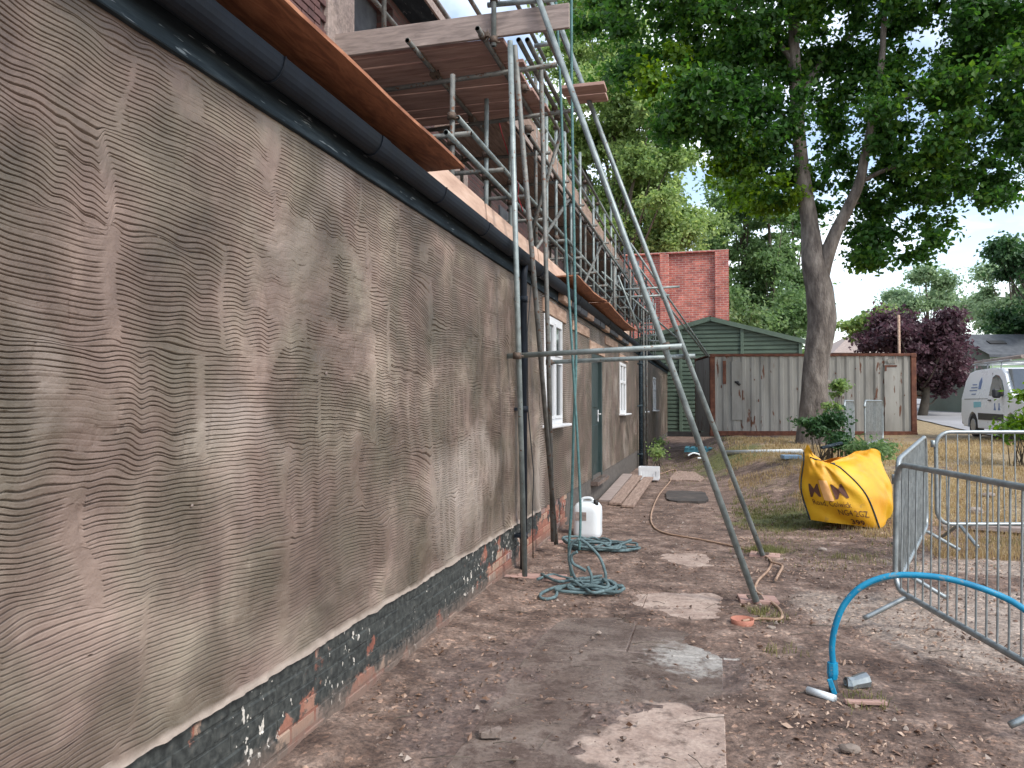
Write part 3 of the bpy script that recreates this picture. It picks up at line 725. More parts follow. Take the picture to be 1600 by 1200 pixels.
# ------------------------------------------------------------------ the single-storey building
bld = thing('rendered_building', 'long low building with wavy combed brown render over a black brick plinth', 'building', (0, 0, 0))
ZP, ZT = 0.445, 2.84
YB0, YB1, YEND = 0.9, 8.2, 32.2
def build_render():
    """scratch coat: every comb groove is modelled, rows of vertices follow the waves"""
    s = 0.0168
    nk = int((ZT - ZP - 0.03) / s)
    off = np.array([-0.0048, -0.0023, -0.0015, 0.0014, 0.0022, 0.0054]); dep = np.array([0, -0.04, 1.0, 0.94, -0.07, 0])
    tk = ZP + 0.035 + np.arange(nk) * s
    rows = (tk[:, None] + off[None, :]).ravel(); D = np.tile(dep, nk); K = np.repeat(np.arange(nk), 6)
    rows = np.concatenate([[ZP - 0.004, ZP, ZP + 0.012], rows, [ZT + .01]]); D = np.concatenate([[0, 0, 0], D, [0]]); K = np.concatenate([[0, 0, 0], K, [nk]])
    ys = [YB0]
    while ys[-1] < YB1: ys.append(ys[-1] + 0.0062 + 0.0012 * ys[-1])
    ys = np.array(ys); ys[-1] = YB1
    T, Y = np.meshgrid(rows, ys, indexing='ij')
    # comb passes: bands in height, strokes in length, each with its own phase, wavelength, amplitude and tilt
    W = np.zeros_like(T); VIS = np.ones_like(T)
    bands = [ZP - .1]
    while bands[-1] < ZT: bands.append(bands[-1] + random.uniform(0.18, 0.46))
    wb = T + (vnoise(Y * 1.1, T * 0, 61) - .5) * 0.22
    r = random.Random(5)
    acc = np.zeros_like(T); A = np.zeros_like(T); Kn0 = K[:, None] + 0 * Y
    for bi in range(len(bands) - 1):
        b0, b1 = bands[bi], bands[bi + 1]
        wz = sst(b0 - .03, b0 + .03, wb) * (1 - sst(b1 - .03, b1 + .03, wb))
        if bi == 0: wz = 1 - sst(b1 - .03, b1 + .03, wb)
        if bi == len(bands) - 2: wz = sst(b0 - .03, b0 + .03, wb)
        y0 = 0.3 + r.uniform(0, .4); first = True
        while y0 < YB1 + .2:
            y1 = y0 + r.uniform(0.45, 1.15)
            wob = Y + (vnoise(T * 4, T * 0 + bi, 71) - .5) * .10
            wy = sst(y0 - .018, y0 + .018, wob) * (1 - sst(y1 - .018, y1 + .018, wob))
            if first: wy = 1 - sst(y1 - .018, y1 + .018, wob); first = False
            wgt = wz * wy
            if wgt.max() > 0:
                lam = r.uniform(0.15, 0.36) if y0 < 2.2 else r.uniform(0.095, 0.20); am = r.choice([.0012, .0025, .004, .0055, .007]) * (lam / .2) ** .6; ph = r.uniform(0, 6.28); cu = r.choice([0, 0, .10, .25, .45, -.12]); tl = r.uniform(-.06, .07)
                yy = Y + 0.55 * lam * (vnoise(Y * 3.0, T * 2.5, 90 + bi) - .5) * 2
                wave = am * (np.sin(2 * PI * yy / lam + ph + 5.0 * (T - b0)) + .18 * np.sin(3.7 * PI * yy / lam + ph * 2)) + tl * (Y - (y0 + y1) / 2) - cu * np.clip(Y - (y0 + y1) / 2, 0, 1) ** 2
                W += wgt * wave; acc += wgt
                a0 = r.uniform(0.6, 1.0) if r.random() > .10 else .3
                # strokes fade near their ends
                gp_ = r.choice([.012, .03, .07, .12]); A += wgt * a0 * sst(0, .02, wob - y0 - .01) * sst(gp_ * .4, gp_, y1 - wob + .02 * (vnoise(Kn0 * 1.1, 0 * T, 7) - .5))
            y0 = y1
    Kn = K[:, None] + 0 * Y
    W /= np.maximum(acc, 1e-3); W += (vnoise(Kn * .77, Y * 2.6, 140) - .5) * .009 + (vnoise(Kn * 1.3, Y * 16, 141) - .5) * .0016; A /= np.maximum(acc, 1e-3)
    W += (fbm(Y * 2.0, T * 2.0, 33, 3) - .5) * 0.035 + (fbm(Y * 6, T * 6, 34, 2) - .5) * 0.010
    env = sst(ZP, ZP + .08, T) * (1 - sst(ZT - .06, ZT, T))
    Z = T + W * env
    Kc = K[:, None] + 0 * Y
    g1 = sst(0.10, 0.42, vnoise(Kc * 0.83 + 7, Y * 4.0, 101))           # each groove comes and goes
    g2 = .05 + .95 * sst(0.305, 0.385, fbm(Y * 2.1, T * 2.6, 55, 5))                    # trowelled-over blotches
    g3 = sst(0.10, .35, vnoise(Kc * 1.7, Y * 13, 131))
    G = np.clip(A * (0.2 + 0.8 * g1) * g2 * (0.45 + .55 * g3) + .0, 0, 1) * env
    G = np.where(Y < 1.62 + .12 * (fbm(T * 5, T * 0, 3) - .5), G * .4, G)
    X = -np.where(D[:, None] > .5, sst(0, .5, G) * .5 + .5 * G, G) * D[:, None] * 0.0155
    X += (fbm(Y * 1.2, T * 1.2, 77, 3) - .5) * 0.013 + (fbm(Y * 8, T * 8, 78, 3) - .5) * 0.007 + (fbm(Y * 40, T * 40, 79, 2) - .5) * 0.0030
    X += (1 - g2) * ((fbm(Y * 5, T * 26, 88, 3) - .5) * .007 + (vnoise(Y * 2.2 + T * 6, T * 1.5 - Y * 4, 89) > .55) * .0012)   # trowel drags on the smoothed patches
    rs_ = random.Random(12)
    for _ in range(70):                                                     # stray nicks and scratches
        ya, za, ln, sl_ = rs_.uniform(1.2, 6.5), rs_.uniform(ZP + .1, ZT - .15), rs_.uniform(.02, .10), rs_.uniform(-.25, .25)
        dd_ = np.abs(Y - ya - sl_ * (T - za)) / (.004 + .0012 * ya)
        X -= .006 * np.clip(1 - dd_, 0, 1) * (np.abs(T - za) < ln)
    X += 0.010 * sst(ZP + .10, ZP, T) + (fbm(Y * 18, T * 4, 80, 3) - .5) * .02 * sst(ZP + .04, ZP, T)
    # ragged lower edge
    Z += (fbm(Y * 7, Y * 0, 81, 3) - .5)[...] * .022 * sst(ZP + .03, ZP, T)
    # scratch clusters at the left end
    me = np_mesh('render_wall', np.stack([X, Y, Z], -1).reshape(-1, 3), grid_faces(len(rows), len(ys))[:, ::-1], M_render)
    attr(me, 'lip', sst(ZP + .035, ZP + .008, T + (fbm(Y * 9, T * 9, 83, 3) - .5) * .04))
    attr(me, 'groove', np.where(D[:, None] > .5, G, 0))
    o = link('render_wall', me, bld, (0, 0, 0)); props(o, label='near stretch of brown scratch-coat render combed in wavy lines')
build_render()

# openings further along: (y0, y1, z0, z1)
OPEN = [(8.42, 9.45, 1.36, 2.62), (11.9, 13.05, 0.40, 2.40), (15.6, 16.7, 1.40, 2.45), (20.4, 21.5, 1.4, 2.45), (24.4, 25.6, 1.4, 2.45)]
def far_wall():
    ysb = sorted({YB1, YEND, *[o[0] for o in OPEN], *[o[1] for o in OPEN]})
    mb = MB()
    def quad(y0, y1, z0, z1):
        n = max(1, int((y1 - y0) / .5)); k = max(1, int((z1 - z0) / .3))
        for i in range(n):
            for j in range(k):
                a, b = y0 + (y1 - y0) * i / n, y0 + (y1 - y0) * (i + 1) / n
                c, d = z0 + (z1 - z0) * j / k, z0 + (z1 - z0) * (j + 1) / k
                mb.add([(0, a, c), (0, b, c), (0, b, d), (0, a, d)], [(0, 1, 2, 3)])
    for a, b in zip(ysb[:-1], ysb[1:]):
        op = [o for o in OPEN if o[0] <= a + 1e-6 and o[1] >= b - 1e-6]
        if not op: quad(a, b, ZP, ZT)
        else:
            z0, z1 = op[0][2], op[0][3]
            if z0 > ZP: quad(a, b, ZP, z0)
            quad(a, b, z1, ZT)
    for (a, b, z0, z1) in OPEN:      # reveals
        R = -0.10
        mb.add([(0, a, z0), (R, a, z0), (R, a, z1), (0, a, z1)], [(0, 1, 2, 3)])
        mb.add([(0, b, z0), (R, b, z0), (R, b, z1), (0, b, z1)], [(3, 2, 1, 0)])
        mb.add([(0, a, z1), (R, a, z1), (R, b, z1), (0, b, z1)], [(0, 1, 2, 3)])
        mb.add([(0, a, z0), (R, a, z0), (R, b, z0), (0, b, z0)], [(3, 2, 1, 0)])
    mb.add([(0, YEND, ZP), (-6, YEND, ZP), (-6, YEND, ZT), (0, YEND, ZT)], [(3, 2, 1, 0)])
    mb.build('far_render_wall', M_renderf, bld)
    MB().box((-3.1, 16, 1.4), (5.9, 32, 2.8)).build('inner_core', M_mortar, bld) if False else None
far_wall()

# plinth bricks, one object each (shared mesh), six courses
mbm = MB(); mbm.box((-.06, (1 + 9.75) / 2, ZP / 2 - .05), (.0885, 9.75 - 1, ZP + .1)); mbm.build('plinth_mortar', M_plinth, bld)
bm_ = []
for v in range(4):
    q = MB(); q.box((0, 0, 0), (0.10, 0.2145 - .003 * v, 0.0645), rot=(0, .004 * v, .006 * (v - 1.5)), ch=.003 + .0015 * v); bm_.append(q.mesh('brick', M_plinth))
cnt = 0
for c in range(6):
    y = 1.9 - (0.1125 if c % 2 else 0)
    z = 0.0375 + 0.0745 * c
    while y < 9.7:
        if not (y < 2.4 and c < 3) and cnt < 292:
            o = link('brick', random.choice(bm_), bld, (-0.062 + random.uniform(-.003, .004), y + 0.1075, z - .003)); cnt += 1
        y += 0.225
mbf = MB(); mbf.box((-.03, (9.75 + YEND) / 2, ZP / 2 - .1), (.04, YEND - 9.75, ZP + .2))
mbf.build('far_plinth', M_mortar, bld)

# fascia, gutter, roof
y0, y1 = 0.3, YEND
MB().box((-0.0, (y0 + y1) / 2, 2.925), (.05, y1 - y0, .18), ch=.004).build('fascia', M_fascia, bld)
def gutter():
    mb = MB(); n = 12; segs = [(y0, 1.75), (1.75, 3.75), (3.75, 5.75), (5.75, 7.75), (7.75, 9.7)]
    prof = []
    for i in range(n + 1):
        a = PI + PI * i / n
        prof.append((0.098 + .066 * math.cos(a), 3.01 + .095 * math.sin(a)))
    def run(a, b, r0=0.0):
        vs = []; P = [(x + (x - .098) * r0, z + (z - 3.01) * r0) for x, z in prof]
        P2 = [(.098 + (x - .098) * (.93 + r0), 3.01 + (z - 3.01) * (.93 + r0)) for x, z in prof][::-1]
        loop = P + P2
        for yv in (a, b): vs += [(x, yv, z) for x, z in loop]
        m = len(loop)
        fs = [(i, (i + 1) % m, m + (i + 1) % m, m + i) for i in range(m)]
        mb.add(vs, fs, False)
    for k, (a, b) in enumerate(segs): run(a, b)
    run(9.7, YEND)
    g = mb.build('gutter', M_black, bld)
    for yj in (1.75, 3.75, 5.75, 7.75, 10, 13, 16):
        mb = MB(); run2 = []
        P = [(.098 + (x - .098) * 1.09, 3.01 + (z - 3.01) * 1.07) for x, z in prof]
        P2 = [(.098 + (x - .098) * 1.005, 3.01 + (z - 3.01) * 1.005) for x, z in prof][::-1]
        vs = []; loop = P + P2; m = len(loop)
        for yv in (yj - .05, yj + .05): vs += [(x, yv, z) for x, z in loop]
        mb.add(vs, [(i, (i + 1) % m, m + (i + 1) % m, m + i) for i in range(m)] + [tuple(range(m))[::-1], tuple(range(m, 2 * m))])
        o = mb.build('gutter_joint', M_black, g)
    for yj in (2.75, 4.7, 6.6):
        mb = MB(); mb.tube([(.02, yj, 3.0)] + [(.098 + .069 * math.cos(PI + PI * i / 8), yj, 3.01 + .098 * math.sin(PI + PI * i / 8)) for i in range(9)], .006, 6); mb.build('gutter_bracket', M_black, g)
gutter()
# low roof slates
mb = MB(); mb.add([(.04, 0, 3.035), (.04, YEND, 3.035), (-1.75, YEND, 3.34), (-1.75, 0, 3.34), (.04, 0, 3.015), (.04, YEND, 3.015)], [(0, 1, 2, 3), (0, 4, 5, 1)])
mb.build('low_roof', M_roof, bld)

# windows
def window(y0, y1, z0, z1, near=False):
    f = .065; x = .008
    mb = MB()
    mb.box((x - .03, (y0 + y1) / 2, z1 - f / 2), (.07, y1 - y0, f), ch=.006)
    mb.box((x - .03, (y0 + y1) / 2, z0 + f / 2), (.07, y1 - y0, f), ch=.006)
    for yy in (y0 + f / 2, y1 - f / 2): mb.box((x - .03, yy, (z0 + z1) / 2), (.0698, f, z1 - z0 - 2 * f), ch=.006)
    zt = z0 + (z1 - z0) * .62; ym = (y0 + y1) / 2
    mb.box((x - .03, ym, zt), (.068, y1 - y0 - 2 * f, .06), ch=.006)
    mb.box((x - .03, ym, (z0 + f + zt - .03) / 2), (.067, .055, zt - z0 - .03 - f), ch=.006)
    mb.box((x - .03, ym, (zt + .03 + z1 - f) / 2), (.067, .055, z1 - f - zt - .03), ch=.006)
    wn = mb.build('window', M_white, bld)
    if near:
        for (a, b, c, d) in ((y0 + f, ym - .03, zt + .03, z1 - f), (ym + .03, y1 - f, zt + .03, z1 - f), (y0 + f, ym - .03, z0 + f, zt - .03), (ym + .03, y1 - f, z0 + f, zt - .03)):
            q = MB(); e = .035
            q.box((x + .0, (a + b) / 2, d - e / 2), (.035, b - a, e)); q.box((x, (a + b) / 2, c + e / 2), (.035, b - a, e))
            q.box((x, a + e / 2, (c + d) / 2), (.0348, e, d - c - 2 * e)); q.box((x, b - e / 2, (c + d) / 2), (.0348, e, d - c - 2 * e))
            q.build('casement', M_white, wn)
            MB().box((x - .008, (a + b) / 2, (c + d) / 2), (.008, b - a - 2 * e, d - c - 2 * e)).build('pane', M_glass, wn)
    else:
        MB().box((x - .03, ym, (z0 + z1) / 2), (.012, y1 - y0 - 2 * f, z1 - z0 - 2 * f)).build('pane', M_glass, wn)
    MB().box((.055, ym, z0 - .018), (.13, y1 - y0 + .14, .035), ch=.008).build('sill', M_white, wn)
for k, (a, b, c, d) in enumerate(OPEN):
    if k != 1: window(a, b, c, d, k == 0)
# door
a, b, c, d = OPEN[1]
mb = MB()
mb.box((-.04, a + .035, (c + d) / 2), (.09, .07, d - c), ch=.005); mb.box((-.04, b - .035, (c + d) / 2), (.09, .07, d - c), ch=.005)
mb.box((-.04, (a + b) / 2, d - .035), (.0895, b - a - .14, .07), ch=.005)
mb.build('door_frame', M_door, bld)
dr = MB().box((-.075, (a + b) / 2, (c + d) / 2 - .035), (.045, b - a - .15, d - c - .08), ch=.003).build('door', M_door, bld)
for zz in (c + .55, c + 1.45):
    MB().box((-.045, (a + b) / 2, zz), (.016, .62, .62), ch=.006).build('panel', M_door, dr)
mb = MB(); mb.box((-.045, b - .16, c + 1.0), (.012, .05, .2), ch=.003); mb.tube([(-.035, b - .16, c + 1.03), (0.0, b - .16, c + 1.03), (0.0, b - .26, c + 1.03)], .01, 8)
mb.build('handle', M_white, dr)
MB().box((.03, (a + b) / 2, c - .04), (.16, b - a + .1, .07), ch=.006).build('door_step', M_slab, bld)
# exposed lintel timber above the openings where the render has not reached
for (ya, yb, za, zb) in ((8.35, 9.7, 2.63, 2.79), (10.2, 11.6, 2.60, 2.74), (11.7, 13.3, 2.41, 2.58), (13.4, 15.2, 2.66, 2.80), (15.5, 17.0, 2.50, 2.62)):
    MB().box((.004, (ya + yb) / 2, (za + zb) / 2), (.03, yb - ya, zb - za), rot=(random.uniform(-.01, .01), 0, 0), ch=.006).build('lintel', M_timber, bld)
# broken soffit blocks
for k in range(14):
    yy = 9.4 + k * .62
    MB().box((.05, yy, 2.90 + random.uniform(-.01, .01)), (.10, .55, .10), rot=(0, .1, random.uniform(-.03, .03)), ch=.01).build('soffit_block', M_roof if k % 3 else M_timber, bld)

for (px, py, r_) in ((510, 583, .010), (755, 531, .013), (300, 790, .008)):
    c_ = xp(px, py, .006); MB().box(c_, (.008, r_ * 2.0, r_ * 1.3), rot=(.5, 0, 0), ch=.004).build('plaster_dab', M_slab, bld)
# downpipes and cable
def downpipe(y, x=.085, r=.034, m=M_black, top=2.93, zb=0.0):
    mb = MB(); mb.tube([(x, y, zb + .02), (x, y, top - .12), (x + .012, y, top)], r, 14)
    o = mb.build('downpipe', m, bld)
    for z in (.35, 1.55, 2.6):
        q = MB(); q.tube([(x, y, zb + z - .03), (x, y, zb + z + .03)], r + .006, 14); q.box((x - .05, y, zb + z), (.06, .10, .03)); q.build('bracket', m, o)
downpipe(7.12)
downpipe(19.3, r=.05, m=M_fascia)
downpipe(20.0, x=.1, r=.04, m=M_fascia)
mb = MB(); P = [yp(832, 425, 7.7), yp(828, 470, 7.6), yp(824, 520, 7.5), yp(825, 640, 7.5), yp(834, 740, 7.5), yp(832, 800, 7.5), yp(833, 872, 7.5)]
P = [Vector((max(.02, p.x), p.y, max(.02, p.z))) for p in P]
mb.tube(P, .006, 6); props(mb.build('cable', M_cable, bld))

# ------------------------------------------------------------------ upper storey (set back)
up_ = thing('brick_upper_storey', 'dark red brick upper storey set back above the low roof, behind the scaffold', 'building', (-1.75, 16, 3.3))
UX = -1.75
WY0, WY1, WZ0, WZ1 = 7.15, 8.2, 4.45, 6.2
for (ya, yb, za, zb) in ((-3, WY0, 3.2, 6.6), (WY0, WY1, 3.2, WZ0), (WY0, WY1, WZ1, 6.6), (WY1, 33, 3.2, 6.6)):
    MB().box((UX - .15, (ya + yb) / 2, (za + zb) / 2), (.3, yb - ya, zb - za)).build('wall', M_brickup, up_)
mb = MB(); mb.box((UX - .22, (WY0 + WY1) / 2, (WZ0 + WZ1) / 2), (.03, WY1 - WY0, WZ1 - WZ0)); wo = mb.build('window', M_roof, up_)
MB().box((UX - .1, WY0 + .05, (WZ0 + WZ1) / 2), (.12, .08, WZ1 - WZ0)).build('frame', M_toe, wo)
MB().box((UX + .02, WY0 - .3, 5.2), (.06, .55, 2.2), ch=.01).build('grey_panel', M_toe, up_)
# individual bricks where they are near enough to be seen singly
ub = []
Mub = mat('upper_brick', [(0.3, (0.06, 0.032, 0.032)), (0.55, (0.12, 0.062, 0.058)), (0.75, (0.17, 0.11, 0.10))], scale=6, rough=.9, bump=.5)
q = MB(); q.box((0, 0, 0), (.05, .213, .064), ch=.004); ubm = q.mesh('brick', Mub)
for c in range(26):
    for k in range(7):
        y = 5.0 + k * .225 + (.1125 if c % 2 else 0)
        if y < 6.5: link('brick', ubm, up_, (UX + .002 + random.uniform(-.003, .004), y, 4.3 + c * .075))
# eaves
EZ = xp(700, 38, UX + .36).z
MB().box((UX + .17, 15, EZ - .1), (.36, 36, .03)).build('soffit', M_fascia, up_)
MB().box((UX + .365, 15, EZ), (.03, 36, .22), ch=.004).build('fascia', M_toe, up_)
# pale door-like boarded openings and brick piers further along, half seen through the tubes
for k, yy in enumerate((10.5, 13.2, 17, 21, 25)):
    MB().box((UX + .01, yy, 4.3), (.04, .9, 1.5), ch=.005).build('boarded_opening', M_roof if k % 2 else M_toe, up_)

# ------------------------------------------------------------------ plywood sheets on the gutter edge
def sheet(x0, x1, ya, yb, z, label, sag=0.0, skew=0.0, n=14, grp=None, tip=.0):
    mb = MB(); vs = []; fs = []
    for i in range(n + 1):
        t = i / n; y = ya + (yb - ya) * t
        dz = sag * math.sin(PI * t) + .006 * math.sin(7 * t + x1)
        xr = x1 + skew * t + .004 * math.sin(23 * t)
        for (x, zz) in ((x0, z + dz), (xr, z + dz + .012), (xr, z + dz + .030), (x0, z + dz + .018)): vs.append((x, y, zz))
    for i in range(n):
        for k in range(4):
            fs.append((i * 4 + k, i * 4 + (k + 1) % 4, i * 4 + 4 + (k + 1) % 4, i * 4 + 4 + k))
    fs += [(3, 2, 1, 0), (n * 4, n * 4 + 1, n * 4 + 2, n * 4 + 3)]
    mb.add(vs, fs)
    props(mb.build('plywood_sheet', M_ply), label, 'plywood sheet', grp)
sheet(-.55, .285, .6, 4.72, 3.115, 'large orange-brown plywood sheet jutting over the gutter nearest the camera', skew=.0)
sheet(-.5, .30, 8.9, 11.3, 3.09, 'first of the two brown plywood sheets sagging over the far gutter', sag=-.03, skew=.03)
sheet(-.5, .36, 11.2, 15.6, 3.06, 'longer far plywood sheet ending in a point beside the scaffold corner', sag=-.04, skew=.0)
for k, (ya, yb) in enumerate(((4.3, 6.15), (6.22, 8.15), (8.2, 10.6), (10.7, 14.2), (14.3, 18))):
    mb = MB(); mb.box((-.02 , (ya + yb) / 2, 3.19), (.032, yb - ya, .225), rot=(0, -.12, random.uniform(-.004, .004)), ch=.004)
    props(mb.build('edge_board', M_peach), ['pale board on edge above the gutter, just past the near plywood', 'pale board on edge above the gutter, behind the tall corner poles', 'pale board on edge above the gutter, over the first window', 'pale board on edge above the gutter, behind the far plywood', 'pale board on edge above the gutter, farthest of the row'][k], 'board', 'pale boards standing on edge along the gutter')

# ------------------------------------------------------------------ scaffolding
def coupler(p, d, parent, r=.036, m=M_coupler, bolt=True):
    d = Vector(d).normalized(); u, v = perp(d); p = Vector(p)
    mb = MB(); mb.tube([p - d * .028, p + d * .028], r, 10)
    if bolt:
        mb.box(p + u * .05, (.03, .05, .045), ch=.004); mb.tube([p + u * .05 - v * .045, p + u * .05 + v * .045], .009, 6)
    return mb.build('coupler', m, parent)
tw = thing('scaffold_tower', 'near scaffold tower: boarded platform on tall poles with two long raking tubes to the ground', 'scaffolding', (.16, 6.86, 0))
def tube(name, a, b, parent, m=M_steel, r=.0242):
    return MB().pipe(a, b, r).build(name, m, parent)
pa0, pa1 = xp(820, 900, .205), xp(797, 64, .205)
tube('standard', pa0, pa1, tw)
pb0, pb1 = xp(869, 850, .21), xp(804, 70, .235)
tube('brace', pb0, pb1, tw, M_steeld)
pc0 = xp(864, 846, .20); pc1 = xp(845, 96, .20)
tube('standard', pc0, pc1, tw, M_steeld)
# rakers
def along(a, b, t): return a + (b - a) * t
r1a = gp(1182, 940, .03); r1b = yp(842, 0, 6.65); r1b = along(r1a, r1b, 1.12)
r2a = gp(1192, 868, .03); r2b = yp(860, 0, 8.45); r2b = along(r2a, r2b, 1.06)
tube('raking_tube', r1a, r1b, tw, r=.0265); tube('raking_tube', r2a, r2b, tw, r=.0262)
# horizontals at head height
h1a, h1b = yp(784, 557, 6.86), yp(1066, 541, 6.46)
h2a, h2b = yp(857, 566, 8.62), yp(1086, 556, 8.45)
tube('ledger', h1a, h1b, tw); tube('ledger', h2a, h2b, tw)
coupler(xp(808, 556, .205), (0, 0, 1), tw); coupler(yp(1041, 541, 6.52), r1b - r1a, tw)
coupler(xp(858, 566, .20), (0, 0, 1), tw); coupler(yp(1072, 556, 8.50), r2b - r2a, tw)
# platform
DZ = 4.985
for k in range(8):
    y = 6.90 + k * .236
    mb = MB(); mb.box((-.96 + random.uniform(-.05, .05), y, DZ + random.uniform(-.004, .012)), (1.93, .222, .038), rot=(random.uniform(-.05, .05), 0, random.uniform(-.006, .006)), ch=.004)
    if y < 8.6: mb.build('scaffold_board', M_boardx, tw)
mb = MB(); mb.box((-.60, 6.72, DZ + .10), (2.42, .036, .225), rot=(0, 0, .0), ch=.004); mb.build('toe_board', M_toe, tw)
mb = MB(); mb.box((.50, 8.15, DZ + .02), (.48, .224, .038), ch=.004); mb.build('scaffold_board', M_boardx, tw)
mb = MB(); mb.box((.50, 8.40, DZ + .02), (.44, .224, .038), ch=.004); mb.build('scaffold_board', M_boardx, tw)
def pipe_px(name, p1, y1, p2, y2, parent, m=M_steel):
    return tube(name, yp(*p1, y1), yp(*p2, y2), parent, m)
pipe_px('transom', (560, 147), 7.18, (870, 101), 7.1, tw, M_steeld)
pipe_px('transom', (645, 207), 8.42, (900, 172), 8.3, tw, M_steeld)
pipe_px('transom', (835, 72), 8.6, (872, 66), 8.6, tw)
pipe_px('transom', (762, 8), 6.7, (870, -2), 6.7, tw)
def runY(x, z, ya, yb, name, parent, m=M_steel): return tube(name, (x, ya, z), (x, yb, z), parent, m)
runY(-.86, DZ - .045, 6.5, 8.95, 'bearer', tw, M_steeld)
runY(-.17, DZ - .045, 6.45, 8.95, 'bearer', tw, M_steeld)
runY(.13, DZ - .045, 6.75, 9.2, 'bearer', tw, M_steeld); runY(.20, DZ - .03, 6.8, 9.1, 'bearer', tw, M_steeld)
tube('standard', (-.08, 6.66, DZ - .12), (-.08, 6.66, 6.6), tw)
tube('standard', (-1.77, 6.66, DZ - .3), (-1.77, 6.66, 6.6), tw)
tube('standard', (-1.22, 6.78, DZ + .05), (-1.22, 6.78, 6.6), tw, M_steeld)
for z in (5.45, 5.9): tube('guard_rail', (-1.9, 6.62, z + .3), (.45, 6.62, z + .3), tw)
for p, d in (((-.08, 6.66, 5.3), (0, 0, 1)), ((-.08, 6.66, 4.92), (0, 0, 1)), ((-.17, 6.6, 4.945), (0, 1, 0)), ((-1.77, 6.66, 4.9), (0, 0, 1)), ((-.86, 7.18, 4.9), (0, 1, 0)), ((.14, 6.9, 4.55), (0, 0, 1)), ((.12, 8.6, 4.9), (0, 0, 1)), ((.13, 8.4, 4.92), (1, 0, 0)), ((-.86, 8.42, 4.9), (1, 0, 0)), ((.16, 7.0, 4.2), (0, 0, 1))):
    coupler(p, d, tw)
# rails running over the platform seen against the sky
for x, z in ((-1.35, 5.55), (-1.0, 5.9), (-.55, 5.75), (-.2, 5.95), (.15, 5.9), (.2, 5.4)):
    runY(x, z, 6.55, 9.4, 'guard_rail', tw, M_steeld)

# sole boards and foot plates
for p, nm, ang in ((gp(1180, 940), 'thick wooden sole board under the near raking tube', .1), (gp(1192, 870), 'wooden sole board under the far raking tube', -.12)):
    t = thing('sole_board', nm, 'timber pad', (p.x, p.y, 0), 'sole boards under the scaffold feet')
    MB().box((p.x + .02, p.y, .018), (.30, .2, .03), rot=(0, .02, ang), ch=.004).build('board', M_boardx, t)
    MB().box((p.x, p.y, .037), (.12, .12, .006), rot=(0, 0, ang), ch=.001).build('base_plate', M_coupler, t)
p = Vector((.16, 6.86, 0))
props(MB().box((.18, 6.88, .015), (.72, .16, .034), rot=(0, 0, .12), ch=.005).build('sole_board', M_boardx), 'long reddish plank lying under the tall pole beside the wall', 'timber pad', 'sole boards under the scaffold feet')
props(MB().box((.26, 8.62, .02), (.8, .17, .034), rot=(0, 0, -.04), ch=.005).build('sole_board', M_boardx), 'brown plank lying under the paired poles by the white container', 'timber pad', 'sole boards under the scaffold feet')

# long scaffold over the low roof
rs = thing('roof_scaffold', 'long tube scaffold standing on the low roof along the brick upper storey', 'scaffolding', (-.4, 7.5, 3.1))
OX, IX = -.42, -1.45
zr1_ = xp(716, 225, OX + .05).z; zr2_ = xp(735, 206, OX + .05).z
ystd = [6.45, 7.55, 8.6, 9.75, 11.1, 12.5, 14.0, 15.6, 17.4, 19.3, 21.5, 24, 27, 30]
def roofz(x): return 3.05 + (-x) * .16
for i, yv in enumerate(ystd):
    top = 5.95 + random.uniform(-.25, .25) if yv > 8.65 else DZ - .35 + random.uniform(-.1, .1)
    if yv < 8.65: top = DZ - .15 - .3 * random.random()
    dx = random.uniform(-.03, .03)
    tube('standard', (OX + dx, yv, roofz(OX)), (OX + dx, yv + random.uniform(-.03, .03), top), rs, M_steel if i % 3 else M_steeld)
    tube('standard', (IX, yv + .1, roofz(IX)), (IX, yv + .1, top if yv < 8.65 else 5.3), rs, M_steeld)
    if yv > 8.65:
        tube('transom', (IX - .1, yv + .08, DZ - .08), (OX + .2, yv + .08, DZ - .08), rs, M_steeld)
        tube('standard', (OX + .06, yv + .5, roofz(OX)), (OX + .06, yv + .5, DZ + random.uniform(.4, 1.1)), rs)
    if yv < 20:
        tube('transom', (IX - .15, yv + .05, 4.02), (OX + .18, yv + .05, 4.02), rs, M_steeld)
        for z in ((3.62, 4.06, DZ - .03) if yv > 8.65 else (zr1_, zr2_)): coupler((OX + dx, yv, z), (0, 0, 1), rs, r=.04)
        if yv > 8.65:
            for z in (5.35, 5.7): coupler((OX + dx, yv, z), (0, 0, 1), rs, r=.04)
zr1 = xp(716, 225, OX + .05); zr2 = xp(735, 206, OX + .05)
for x, z, a, b in ((OX + .05, zr1.z, 6.2, 30), (OX + .05, zr2.z, 6.5, 30), (IX, 4.0, 6, 30), (OX + .05, DZ - .03, 8.9, 30.5), (OX + .05, 5.35, 8.9, 30.5), (OX + .05, 5.70, 8.9, 30.5), (IX, DZ - .06, 9, 30), (IX, 5.5, 9, 30), (OX + .10, DZ - .13, 9, 30)):
    y = a
    while y < b - .1:
        e = min(b, y + 6.4); runY(x + random.uniform(-.01, .01), z, y, e, 'ledger', rs, random.choice([M_steel, M_steeld])); y = e - .05
for i, (ya, yb) in enumerate(((9.0, 12.0), (12.5, 15.6), (15.6, 19), (19.3, 23.5))):
    tube('brace', (OX + .08, ya, 3.3), (OX + .08, yb, 4.9), rs, M_steeld)
tube('brace', (-.55, 9.4, 3.2), (.1, 9.0, 4.9), rs, M_steeld)
y = 8.75
